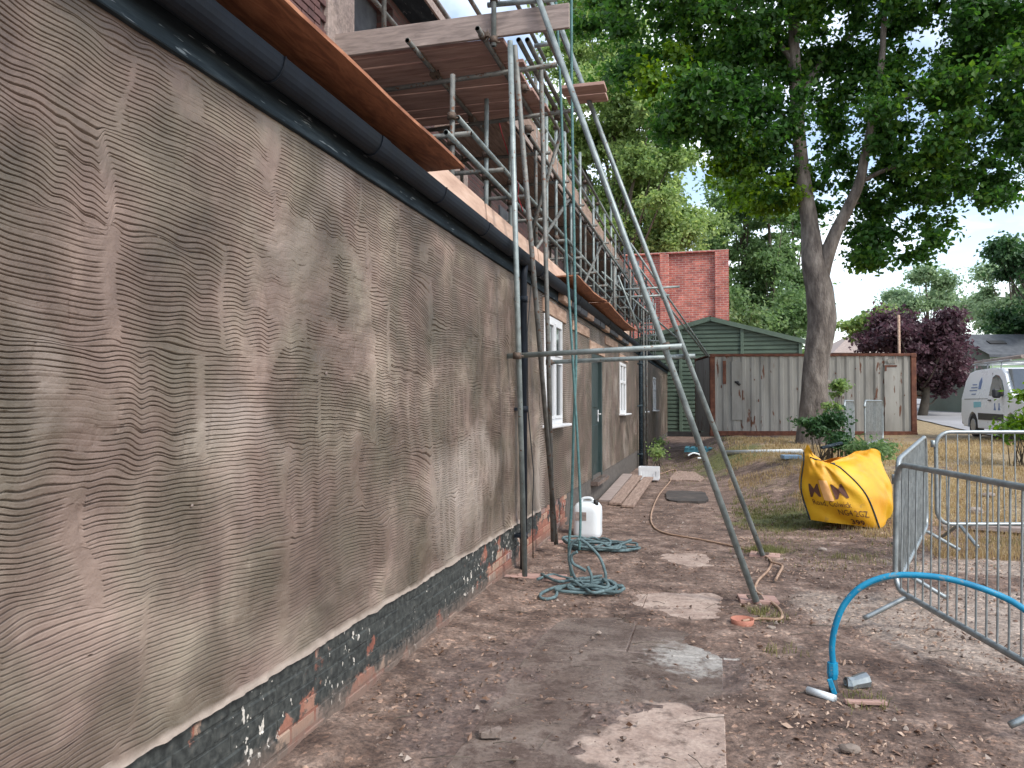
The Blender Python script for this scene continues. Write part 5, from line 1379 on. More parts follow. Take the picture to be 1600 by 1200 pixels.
# ------------------------------------------------------------------ shipping container
M_cont = mat('grey_beige_container_paint', [(0.25, (0.17, 0.16, 0.14)), (0.5, (0.30, 0.29, 0.26)), (0.75, (0.40, 0.39, 0.35))], scale=2.0, stretch=(1, 1, .25), rough=.75, bump=.3, bscale=30, speck=(0.64, (0.13, 0.055, 0.03)))
def container():
    A = Vector((1.745, 23.75, .64)); B = Vector((7.64, 24.98, .64)); d = (B - A); L_ = d.length
    t = thing('shipping_container', 'weathered grey-beige shipping container with rusty corner posts behind the big tree', 'container', tuple(A))
    hh = 2.46
    ang = math.atan2(d.y, d.x); dep = 2.43
    def part(name, mb, m):
        o = link(name, mb.mesh(name, m), t, tuple(A)); return o
    # corrugated long side
    def corr(x0, x1, z0, z1, y, pitch=.278, dd=.036):
        pts = []; x = x0
        while x < x1 - .01:
            for fx, fy in ((0, 0), (.30, 0), (.42, dd), (.80, dd), (1.0, 0)):
                pts.append((min(x + fx * pitch, x1), y + fy))
            x += pitch
        mb = MB(); n = len(pts)
        vs = [(px, py, z0) for px, py in pts] + [(px, py, z1) for px, py in pts]
        mb.add(vs, [(i, i + 1, n + i + 1, n + i) for i in range(n - 1)]); return mb
    side = corr(.12, L_ - .12, .14, hh - .08, .02)
    part('corrugated_side', side, M_cont)
    mb = MB(); mb.box((L_ / 2, dep, hh / 2), (L_ - .2, .04, hh - .2)); part('back_side', mb, M_cont)
    for x in (.01, L_ - .01):
        mb = MB(); mb.box((x, dep / 2, hh / 2), (.03, dep - .2, hh - .2)); part('end_wall', mb, M_cont)
    for x in (.07, L_ - .07):
        for y in (.06, dep - .06):
            mb = MB(); mb.box((x, y, hh / 2), (.15, .13, hh), ch=.01); part('corner_post', mb, M_rust)
            for zz in (.06, hh - .06):
                mb = MB(); mb.box((x, y - .005, zz), (.17, .15, .12), ch=.012); part('corner_casting', mb, M_rust)
    mb = MB(); mb.box((L_ / 2, .02, hh - .045), (L_ - .3, .07, .07), ch=.006); part('top_rail', mb, M_rust)
    mb = MB(); mb.box((L_ / 2, .02, .08), (L_ - .3, .08, .14), ch=.006); part('bottom_rail', mb, M_rust)
    mb = MB(); mb.box((L_ / 2, dep / 2, hh - .02), (L_ - .1, dep - .1, .04)); part('roof', mb, M_rust)
    # flat patches welded on, vent boxes
    mb = MB(); mb.box((.78, -.005, 1.35), (.30, .02, 1.75), ch=.004); o = part('patch_plate', mb, M_cont)
    mb = MB(); mb.box((5.30, -.005, 1.15), (.42, .02, 2.0), ch=.004); part('patch_plate', mb, M_cont)
    mb = MB(); mb.box((.42, -.002, 1.9), (.10, .012, .7), ch=.004); part('rust_patch', mb, M_rust)
    mb = MB(); mb.box((5.28, -.022, 2.08), (.36, .02, .05), ch=.004); mb.box((5.13, -.022, 2.0), (.05, .018, .13)); part('rust_patch', mb, M_rust)
    mb = MB()
    for k in range(4): mb.box((5.3, -.03, 2.17 + k * .035), (.24, .03, .018))
    part('vent', mb, M_cont)
    mb = MB(); mb.tube([(.72, -.022, 1.62), (.80, -.022, 1.60), (.86, -.022, 1.53), (.90, -.022, 1.56)], [.02, .05, .04, .01], 8); part('torn_sticker', mb, M_cable)
    for k in range(26):
        xx = .2 + random.random() * (L_ - .4)
        mb = MB(); mb.box((xx, .017, random.uniform(.3, 2.2)), (.025, .02, .03 + random.random() * .10), ch=.004); part('rust_spot', mb, M_rust)
    t.rotation_euler.z = ang
container()

# ------------------------------------------------------------------ green shed
M_shed = mat('dark_green_steel', [(0.3, (0.065, 0.10, 0.075)), (0.7, (0.10, 0.145, 0.11))], scale=2, rough=.5, bump=.1, world=True)
def shed():
    Y0 = 32.6; x0, xm, x1 = -1.8, 1.72, 5.25; zb = .25; ze, za = 4.12, 5.1
    t = thing('green_shed', 'dark green ribbed steel shed with a low gable behind the container', 'shed', (xm, Y0, zb))
    pitch = .17; n = int((za - zb) / pitch)
    def zr(x): return ze + (za - ze) * (1 - abs(x - xm) / (xm - x0))
    def xl(z): return x0 if z < ze else x0 + (xm - x0) * (z - ze) / (za - ze)
    seg = [(x0, .52), (.52, 2.97), (2.97, x1)]
    for (sa, sb) in seg:
        mb = MB()
        for k in range(n):
            z0 = zb + k * pitch
            for (za_, ya_, zb_, yb_) in ((z0, 0, z0 + .10, 0), (z0 + .10, 0, z0 + .115, .05), (z0 + .115, .05, z0 + .155, .05), (z0 + .155, .05, z0 + .17, 0)):
                if zb_ > za - .05: continue
                l0, l1 = xl(za_), xl(zb_)
                a0, a1 = max(sa, l0), max(sa, l1); b0, b1 = min(sb, 2 * xm - l0), min(sb, 2 * xm - l1)
                if b1 - a1 < .02: continue
                mb.add([(a0, Y0 + ya_, za_), (b0, Y0 + ya_, za_), (b1, Y0 + yb_, zb_), (a1, Y0 + yb_, zb_)], [(0, 1, 2, 3)])
        mb.build('ribbed_panel', M_shed, t)
    for x in (.52, 2.97, 5.2):
        MB().box((x, Y0 - .03, (zb + zr(x) - .1) / 2 + .1), (.13, .08, zr(x) - zb - .15), ch=.01).build('post', M_shed, t)
    for s_ in (-1, 1):
        mb = MB(); xa = xm; xb = xm + s_ * (xm - x0 + .15)
        mb.bar((xa, Y0 - .06, za + .0), (xb, Y0 - .06, ze - .04), .14, .18, up=(0, 0, 1)); mb.build('verge_trim', M_shed, t)
        mb = MB(); mb.add([(xa, Y0 - .1, za + .1), (xb, Y0 - .1, ze + .05), (xb, Y0 + 5, ze + .05), (xa, Y0 + 5, za + .1)], [(0, 1, 2, 3)]); mb.build('roof_sheet', M_roof, t)
    for x in (x0, x1): MB().box((x, Y0 + 2.5, (zb + ze) / 2), (.05, 5, ze - zb)).build('side_wall', M_shed, t)
    MB().box((xm, Y0 - .04, zb + .06), (x1 - x0, .1, .3)).build('base', M_cable, t)
shed()
# ------------------------------------------------------------------ red brick building
def redb():
    Y0 = 40; x0, x1 = -6, 2.62
    zt = 9.25
    t = thing('red_brick_building', 'tall bright red brick building with flat parapet and brick piers beyond the shed', 'building', (x0, Y0, 0))
    MB().box(((x0 + x1) / 2, Y0 + 3, zt / 2), (x1 - x0, 6, zt)).build('wall', M_brickred, t)
    for x, w_ in ((2.28, .66), (-.55, .45), (-3.8, .5)):
        MB().box((x, Y0 - .10, zt / 2 + .04), (w_, .2, zt + .08)).build('pier', M_brickred, t)
    MB().box(((x0 + x1) / 2, Y0 - .05, zt + .05), (x1 - x0, .3, .1), ch=.02).build('coping', M_brickred, t)
redb()

# ------------------------------------------------------------------ trees
def leaves(clumps, n, size, seed, flat=.35, spread=1.0, elong=1.0):
    """many folded leaf faces scattered through clumps (centre, radii) -> vertices, faces"""
    r = np.random.default_rng(seed)
    C = np.array([c[0] for c in clumps], float); R = np.array([c[1] for c in clumps], float)
    wgt = (R[:, 0] * R[:, 1] * R[:, 2]) ** (.7); wgt /= wgt.sum()
    idx = r.choice(len(clumps), n, p=wgt)
    d = r.normal(size=(n, 3)); d /= np.linalg.norm(d, axis=1, keepdims=True)
    rad = np.abs(r.normal(0, .62, n)) + .12 * r.random(n)
    rad = np.where(rad > 1.7, .6, rad)
    P = C[idx] + d * rad[:, None] * R[idx] * spread
    nr = r.normal(size=(n, 3)) * .9 + np.array([0, 0, .55]) + d * .5
    nr /= np.linalg.norm(nr, axis=1, keepdims=True)
    a = r.normal(size=(n, 3)); u = np.cross(nr, a); u /= np.linalg.norm(u, axis=1, keepdims=True); v = np.cross(nr, u)
    s = size * r.uniform(.6, 1.25, n)[:, None]
    tip = P + u * s * elong; base_ = P - u * s * .7 * elong
    l = P + v * s * .62 + nr * s * .16 - u * s * .05; q = P - v * s * .62 + nr * s * .16 - u * s * .05
    V = np.stack([base_, l, tip, q], 1).reshape(-1, 3)
    F = (np.arange(n)[:, None] * 4 + np.array([[0, 3, 2, 1]]))
    F3 = np.concatenate([np.arange(n)[:, None] * 4 + np.array([[0, 2, 1]]), np.arange(n)[:, None] * 4 + np.array([[0, 3, 2]])])
    return V, F3
def mk_clumps(blobs, per, cr, seed):
    """split large lobes into small clumps lying mostly near their surface"""
    r = random.Random(seed); out = []
    for (c, R) in blobs:
        vol = (R[0] * R[1] * R[2]) ** (2 / 3)
        for _ in range(max(3, int(per * vol / cr ** 2))):
            d = Vector((r.gauss(0, 1), r.gauss(0, 1), r.gauss(0, 1))).normalized()
            k = r.uniform(.35, 1.0) ** .6
            rr = cr * r.uniform(.6, 1.25)
            out.append(((c[0] + d.x * R[0] * k, c[1] + d.y * R[1] * k, c[2] + d.z * R[2] * k), (rr * r.uniform(.6, 1.5), rr * r.uniform(.6, 1.5), rr * r.uniform(.4, .9))))
    return out
def crown(name, blobs, per, cr, n, size, m, parent, seed, elong=1.0):
    cl = mk_clumps(blobs, per, cr, seed)
    V, F = leaves(cl, n, size, seed, elong=elong)
    o_ = WO[parent.name] if parent else Vector((0, 0, 0))
    me = np_mesh(name, V - np.array(o_), F, m, smooth=False)
    return link(name, me, parent, tuple(o_)), cl
L_maple = leaf_mat('maple_leaf', (0.016, 0.055, 0.015), (0.048, 0.13, 0.028), (0.14, 0.25, 0.042), .52)
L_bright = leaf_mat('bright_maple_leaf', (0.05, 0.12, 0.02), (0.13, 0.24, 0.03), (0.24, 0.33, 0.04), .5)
L_lime = leaf_mat('pale_green_leaf', (0.10, 0.17, 0.06), (0.22, 0.32, 0.12), (0.42, 0.50, 0.20), .5)
L_poplar = leaf_mat('poplar_leaf', (0.06, 0.115, 0.05), (0.14, 0.23, 0.095), (0.28, 0.39, 0.18), .5)
L_purple = leaf_mat('purple_plum_leaf', (0.035, 0.020, 0.024), (0.085, 0.045, 0.055), (0.18, 0.10, 0.115), .35)
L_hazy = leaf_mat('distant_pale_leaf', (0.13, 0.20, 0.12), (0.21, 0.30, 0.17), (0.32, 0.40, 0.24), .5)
L_bush = leaf_mat('bush_leaf', (0.015, 0.045, 0.018), (0.04, 0.10, 0.035), (0.11, 0.19, 0.07), .35)
L_orange = leaf_mat('orange_shrub_leaf', (0.20, 0.06, 0.02), (0.42, 0.13, 0.05), (0.5, 0.25, 0.1), .3)

def pxb(px, py, dep, rx, ry, rd):
    """lobe given by its place and size in view at a depth -> world centre and radii"""
    c = zp(px, py, dep); s_ = dep / 1200
    return (tuple(c), (rx * s_, rd, ry * s_))
# the big maple
TD = 18.6
tb = zp(1271, 690, TD); tb.z = hz(tb.x, tb.y) - .1
tr = thing('maple_tree', 'big maple with grey forked trunk and dense dark green crown in front of the container', 'tree', tuple(tb))
def limb(P, R, n=14):
    pts = smooth_path(P, 6); m = len(pts) - 1
    rs_ = []
    for i in range(m + 1):
        t_ = i / 6; j = min(int(t_), len(R) - 2); rs_.append(R[j] + (R[j + 1] - R[j]) * (t_ - j))
    return pts, rs_
def bark_tube(mb, P, R, n=16, amp=.07, seed=1):
    pts, rs_ = limb(P, R)
    b0 = len(mb.v); mb.tube(pts, rs_, n)
    for i in range(b0, len(mb.v)):
        x, y, z = mb.v[i]; k = (i - b0) // n
        if k < len(pts):
            c = pts[k]; f = 1 + amp * 2 * (float(fbm(np.array(math.atan2(y - c.y, x - c.x) * 2.2), np.array(z * 1.6), seed)) - .5)
            mb.v[i] = (c.x + (x - c.x) * f, c.y + (y - c.y) * f, z)
    return pts
s_ = TD / 1200
mb = MB()
TP = [zp(x, y, TD + dd) for x, y, dd in ((1270, 700, 0), (1272, 655, 0), (1272, 610, 0), (1276, 560, 0), (1284, 505, 0), (1280, 455, 0), (1271, 410, .0), (1265, 350, .1), (1256, 290, .1), (1250, 230, .2), (1244, 150, .2), (1241, 85, .3), (1238, 0, .4), (1236, -120, .4), (1234, -230, .4))]
TR = [x * s_ * .82 for x in (34, 27, 24, 23, 26, 24.5, 22, 16, 14, 12.5, 12, 10.5, 9, 7, 3)]
bark_tube(mb, TP, TR, 18, .10, 4)
# burls
for (x, y, r_) in ((1298, 490, 12), (1243, 205, 11), (1238, 222, 8), (1298, 600, 9)):
    bm = bmesh.new(); bmesh.ops.create_icosphere(bm, subdivisions=2, radius=r_ * s_ * .8)
    c = zp(x - (6 if x > 1270 else -5), y, TD - .06); mb.add([c + v.co for v in bm.verts], [[v.index for v in f.verts] for f in bm.faces], True); bm.free()
mb.build('trunk', M_bark, tr)
limbs = [([(1282, 440, 0), (1290, 405, -.1), (1305, 365, -.2), (1325, 325, -.3), (1343, 285, -.4), (1352, 240, -.5), (1362, 190, -.6), (1376, 110, -.7), (1382, 20, -.8), (1390, -100, -1)], (15, 15, 12.5, 11, 9.5, 8, 7, 6, 5, 3)),
         ([(1325, 325, -.3), (1345, 315, .2), (1375, 325, .8), (1410, 345, 1.4)], (4, 3.5, 3, 1.5)),
         ([(1248, 150, .2), (1290, 90, 1), (1350, 40, 2), (1420, -10, 3)], (7, 6, 5, 3)),
         ([(1250, 230, .2), (1215, 170, .6), (1160, 120, 1.2), (1110, 80, 1.8), (1060, 40, 2)], (6, 5, 4, 3, 1.5)),
         ([(1243, 100, .2), (1190, 40, .8), (1120, 0, 1.2), (1030, -30, 1.6)], (6, 5, 4, 2)),
         ([(1362, 190, -.6), (1420, 150, -.6), (1490, 130, -1), (1570, 120, -1.4)], (5, 4.5, 3.5, 2)),
         ([(1343, 285, -.4), (1400, 260, -.2), (1460, 260, 0), (1530, 280, 0)], (5, 4, 3, 1.5)),
         ([(1255, 290, .1), (1225, 270, .6), (1190, 275, 1)], (4, 3, 1.5))]
for P, R in limbs:
    mb = MB(); bark_tube(mb, [zp(x, y, TD + dd) for x, y, dd in P], [r_ * s_ * .8 for r_ in R], 10, .05, 9); mb.build('limb', M_bark, tr)
B = [(1010, 0, 105, 62, 2.2, 0), (1110, 60, 100, 80, 2.4, -.5), (1100, 165, 62, 55, 1.6, -1), (1180, 200, 82, 80, 1.8, -.3), (1160, 120, 80, 90, 2, 1), (1230, -60, 220, 95, 3, 0), (1300, 40, 110, 85, 2.4, 1.2),
     (1190, 280, 60, 42, 1.4, .5), (1330, 150, 78, 85, 1.7, 1.2), (1440, 60, 110, 90, 2.6, 0), (1430, 190, 95, 85, 2.0, -.4), (1410, 280, 105, 48, 1.6, .2), (1405, 380, 68, 33, 1.2, .6), (1360, 400, 40, 28, 1.0, .5), (1350, 340, 42, 30, 1.0, .7),
     (1500, 290, 62, 45, 1.3, -.3), (1545, 130, 95, 110, 2.2, -.8), (1565, 10, 100, 110, 2.6, 0), (1560, 300, 28, 24, .8, 0), (1590, 250, 50, 35, 1, -.5), (1310, 250, 30, 50, 1, 1.2), (1650, 100, 120, 150, 2.4, 0), (1250, -200, 330, 120, 4, 0), (1500, -160, 200, 120, 3, 0), (1275, 300, 26, 26, .8, 1.4), (1450, 355, 40, 16, .8, .6), (1000, 100, 42, 34, 1.1, -.8), (1060, 190, 22, 22, .8, -1)]
blobs = [pxb(x, y, TD + dd, rx, ry, rd) for x, y, rx, ry, rd, dd in B]
crown('crown', blobs, 2.9, .50, 180000, .088, L_maple, tr, 11)
crown('sun_painted_crown', [pxb(1185, 300, TD + .5, 70, 38, 1.4), pxb(1035, 110, TD - 1, 45, 40, 1.0), pxb(1140, 235, TD, 40, 30, .8)], 1.6, .4, 9000, .085, L_bright, tr, 12)  # sunlight on these lobes is painted in as a brighter leaf colour

def simple_tree(label, base_px, dep, blobs, n, size, m, seed, per=1.5, cr=1.1, trunk=.3, name='broadleaf_tree', elong=1.0, top=None, group=None):
    b = zp(base_px[0], base_px[1], dep); gz = hz(b.x, b.y)
    t = thing(name, label, 'tree', (b.x, b.y, gz - .1), group)
    bl = [pxb(x, y, dep + dd, rx, ry, rd) for x, y, rx, ry, rd, dd in blobs]
    tz = max(c[0][2] for c in bl)
    mb = MB(); mb.tube(smooth_path([(b.x, b.y, gz - .2), (b.x + .2, b.y, gz + (tz - gz) * .4), (b.x - .1, b.y, tz)], 5), [trunk * (1 - .8 * i / 10) for i in range(11)], 10); mb.build('trunk', M_barkd, t)
    o, cl = crown('crown', bl, per, cr, n, size, m, t, seed, elong)
    mb = MB(); r_ = random.Random(seed)
    for c, _ in r_.sample(cl, min(26, len(cl))):
        c = Vector(c); s0 = Vector((b.x, b.y, gz + (c.z - gz) * r_.uniform(.45, .7))); mb.tube(smooth_path([s0, s0.lerp(c, .55) + Vector((0, 0, -.3)), c], 3), [trunk * .3, trunk * .26, trunk * .2, trunk * .16, trunk * .12, trunk * .08, trunk * .05], 6)
    mb.build('branches', M_barkd, t)
    return t
simple_tree('tall pale green tree rising behind the long scaffold and brick building', (960, 660), 46,
            [(930, 40, 75, 80, 4, 0), (900, 150, 70, 100, 4, 0), (985, 130, 62, 80, 4, 0), (1000, 230, 62, 75, 4, 0), (1030, 320, 68, 62, 4, 0), (950, 280, 80, 90, 4, 2), (990, 380, 90, 50, 4, 1), (1060, 385, 50, 40, 3, 0), (880, -30, 60, 60, 4, 0), (870, 230, 30, 60, 3, 2), (1090, 345, 25, 22, 2, 0), (1045, 255, 28, 30, 2, 0)],
            150000, .15, L_lime, 21, per=2.6, cr=.95, trunk=.5)
for k, (px, top, wd, dep, lab) in enumerate(((1128, 290, 30, 50, 'leftmost column of the poplars behind the red brick building'), (1165, 262, 34, 51, 'tallest poplar, just left of the maple trunk'), (1205, 300, 33, 49, 'poplar whose foliage touches the left side of the maple trunk'), (1243, 330, 26, 52, 'narrow poplar partly hidden behind the maple trunk'))):
    bl = []
    y = top + 20
    while y < 600: 
        w_ = wd * min(1, .35 + (y - top) / 120); bl.append((px + random.uniform(-5, 5), y, w_, 34, 1.6, 0)); y += 34
    simple_tree(lab, (px, 640), dep, bl, 24000, .15, L_poplar, 31 + k, per=2.0, cr=.75, trunk=.3, name='poplar_tree', group='poplars behind the shed')
simple_tree('dark green bushy tree between the poplars and the container', (1215, 640), 44, [(1150, 500, 50, 40, 3, 0), (1200, 520, 50, 30, 3, 0), (1235, 495, 26, 40, 2, 0)], 16000, .15, L_poplar, 41, name='broadleaf_tree')
simple_tree('purple-leaved plum tree beyond the right end of the container', (1440, 655), 33,
            [(1430, 525, 60, 42, 2, 0), (1400, 555, 45, 40, 2, 0), (1460, 565, 52, 48, 2, 0), (1480, 520, 32, 30, 1.5, 0), (1380, 520, 32, 28, 1.6, 0), (1420, 590, 50, 28, 2, 0), (1495, 560, 18, 30, 1, 0)],
            46000, .11, L_purple, 51, per=2.2, cr=.55, trunk=.22, name='plum_tree')
simple_tree('small green tree showing left of the purple plum', (1360, 655), 37, [(1365, 505, 28, 18, 1.5, 0), (1345, 520, 16, 20, 1.2, 0), (1380, 490, 18, 12, 1, 0)], 9000, .13, L_lime, 52, per=2, cr=.6, trunk=.15)
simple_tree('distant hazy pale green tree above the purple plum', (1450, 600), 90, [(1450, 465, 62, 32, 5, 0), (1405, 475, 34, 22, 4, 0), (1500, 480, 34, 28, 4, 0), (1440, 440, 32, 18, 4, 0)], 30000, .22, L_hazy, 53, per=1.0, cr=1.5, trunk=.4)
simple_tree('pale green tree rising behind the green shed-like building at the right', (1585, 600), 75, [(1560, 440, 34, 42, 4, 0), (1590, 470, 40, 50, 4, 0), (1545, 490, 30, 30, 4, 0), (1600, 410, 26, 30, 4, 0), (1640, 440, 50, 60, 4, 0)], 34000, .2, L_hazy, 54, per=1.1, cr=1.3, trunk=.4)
simple_tree('darker green tree at the right edge, overhanging the grey roof', (1640, 640), 36, [(1590, 400, 26, 22, 1.6, 0), (1610, 430, 40, 30, 2, 0), (1595, 500, 34, 22, 2, 0), (1640, 500, 60, 50, 2, 0), (1565, 385, 14, 8, .8, 0)], 20000, .13, L_bush, 55, per=1.6, cr=.7, trunk=.25)
simple_tree('orange-red shrub at the road edge below the purple plum', (1465, 622), 44, [(1468, 608, 22, 12, 1, 0), (1445, 612, 16, 8, 1, 0)], 6000, .10, L_orange, 56, per=3, cr=.4, trunk=.06, name='orange_shrub')
# distant hedge line (one mass)
def hedge():
    bl = [pxb(1330 + k * 32, 612 + random.uniform(-5, 5), 72, 30, 22, 2) for k in range(16)]
    V, F = leaves(mk_clumps(bl, 2, 1.0, 61), 22000, .2, 61)
    props(link('hedge', np_mesh('hedge', V, F, L_poplar, False)), 'dark green hedge along the far side of the road', 'hedge')
hedge()

def bush(name, label, blobs, n, size, m, seed, cr=.22, elong=1.3, cat='bush'):
    c = blobs[0][0]; t = thing(name, label, cat, (c[0], c[1], hz(c[0], c[1])))
    crown('foliage', blobs, 2.0, cr, n, size, m, t, seed, elong)
    mb = MB(); r_ = random.Random(seed)
    for _ in range(14):
        b = blobs[r_.randrange(len(blobs))]; e = Vector(b[0]) + Vector((r_.uniform(-.6, .6) * b[1][0], r_.uniform(-.6, .6) * b[1][1], r_.uniform(-.2, .7) * b[1][2]))
        mb.tube([(c[0] + r_.uniform(-.2, .2), c[1], hz(c[0], c[1]) - .05), e], [.012, .004], 5)
    mb.build('stems', M_barkd, t)
bush('leafy_bush', 'dark green leafy bush at the foot of the maple trunk', [pxb(1285, 676, 14.5, 27, 18, .5), pxb(1270, 668, 14.6, 14, 12, .4), pxb(1305, 690, 14.3, 18, 10, .4), pxb(1295, 655, 14.6, 12, 12, .3)], 4600, .042, L_bush, 71)
bush('climbing_sapling', 'thin pale-leaved sapling rising above the bush against the container', [pxb(1306, 615, 14.9, 12, 16, .2), pxb(1300, 640, 14.9, 12, 14, .2), pxb(1312, 600, 14.9, 8, 8, .15)], 700, .045, L_lime, 72, cr=.12)
bush('straggly_shrub', 'straggly grey-green shrub in front of the stacked far barriers', [pxb(1340, 702, 13.4, 24, 8, .4), pxb(1372, 706, 13.2, 18, 9, .3)], 1500, .035, L_poplar, 73, elong=1.9)
bush('edge_shrub', 'light green twigs at the right edge reaching over the van bonnet', [pxb(1596, 655, 14, 26, 16, .4), pxb(1620, 640, 14, 34, 34, .5), pxb(1580, 668, 14, 12, 7, .2)], 1500, .045, L_bright, 74, elong=1.7)
bush('wall_weeds', 'low green weeds growing at the far foot of the wall', [pxb(1026, 706, 19.5, 9, 4, .8), pxb(1032, 694, 23, 9, 4, .8)], 700, .035, L_lime, 75, elong=1.6, cat='weeds')

# ------------------------------------------------------------------ houses at the right
M_greenw = mat('pale_green_boarding', [(0.3, (0.22, 0.33, 0.19)), (0.7, (0.32, 0.43, 0.27))], scale=.8, world=True, rough=.8, bump=.2)
M_greyw = mat('grey_green_side', [(0.3, (0.14, 0.17, 0.14)), (0.7, (0.2, 0.24, 0.2))], scale=1, world=True, rough=.85)
def green_house():
    d = 34; A = zp(1548, 640, d); t_ = thing('green_building', 'pale green single-storey building with a grey pitched roof behind the van', 'building', (A.x, A.y, hz(A.x, A.y)))
    # front wall runs right from corner A; side wall goes back left
    gz = hz(A.x, A.y) - .3; top = zp(1548, 553, d).z
    R_ = Vector((RT.x, RT.y, 0)); B_ = Vector((-.55, .9, 0)).normalized()
    A = Vector((A.x, A.y, 0)); W_ = 9; D_ = 3.6
    q = lambda a, b, z: A + R_ * a + B_ * b + Vector((0, 0, z))
    MB().add([q(0, 0, gz), q(W_, 0, gz), q(W_, 0, top), q(0, 0, top)], [(0, 1, 2, 3)]).build('front_wall', M_greenw, t_)
    ridge = top + .95
    MB().add([q(0, D_, gz), q(0, 0, gz), q(0, 0, top), q(0, D_ / 2, ridge), q(0, D_, top)], [(0, 1, 2, 3, 4)]).build('gable_wall', M_greyw, t_)
    mb = MB(); e = .18
    mb.add([q(-e, -e, top - .03), q(W_, -e, top - .03), q(W_, D_ / 2, ridge + .08), q(-e, D_ / 2, ridge + .08), q(-e, -e, top - .15), q(W_, -e, top - .15), q(-e, D_ + e, top), q(W_, D_ + e, top)], [(0, 1, 2, 3), (4, 5, 1, 0), (3, 2, 7, 6)])
    mb.build('roof', M_roof, t_)
    mb = MB(); c0_ = q(1.15, .95, top + .58); mb.box(c0_, (.75, .35, .08), rot=(.45, 0, YAW)); mb.build('skylight', M_cable, t_)
    for k in range(5):
        MB().box(q(.1, -.02, gz + .35 + k * .5), (.02, .02, .4)).build('vent', M_white, t_) if k == 4 else None
    MB().box(q(.18, -.03, top - .28), (.14, .05, .18)).build('alarm_box', M_white, t_)
green_house()
def far_house():
    c = zp(1338, 560, 80); t_ = thing('distant_house', 'grey hipped roof of a distant house between the maple and the plum tree', 'house', (c.x, c.y, hz(c.x, c.y)))
    gz = hz(c.x, c.y); zt = zp(1338, 552, 80).z; zr_ = zp(1345, 518, 80).z
    MB().box((c.x + 1.5, c.y + 3, (gz + zt) / 2), (9, 6, zt - gz), rot=(0, 0, YAW)).build('wall', M_toe, t_)
    q = lambda a, b, z: Vector((c.x + 1.5, c.y + 3, 0)) + RT * a + Vector((-RT.y, RT.x, 0)) * b + Vector((0, 0, z))
    MB().add([q(-5, -3.4, zt), q(5, -3.4, zt), q(5, 3.4, zt), q(-5, 3.4, zt), q(-1.6, 0, zr_), q(2.5, 0, zr_)], [(0, 1, 5, 4), (3, 0, 4), (2, 3, 4, 5), (1, 2, 5)]).build('roof', M_toe, t_)
far_house()
# slender chimney-like post by the plum
p_ = zp(1405, 550, 30); props(MB().tube([(p_.x, p_.y, hz(p_.x, p_.y)), (p_.x, p_.y, zp(1405, 492, 30).z)], .05, 8).build('wooden_post', M_timber), 'thin pale wooden post sticking up above the right of the container', 'post')

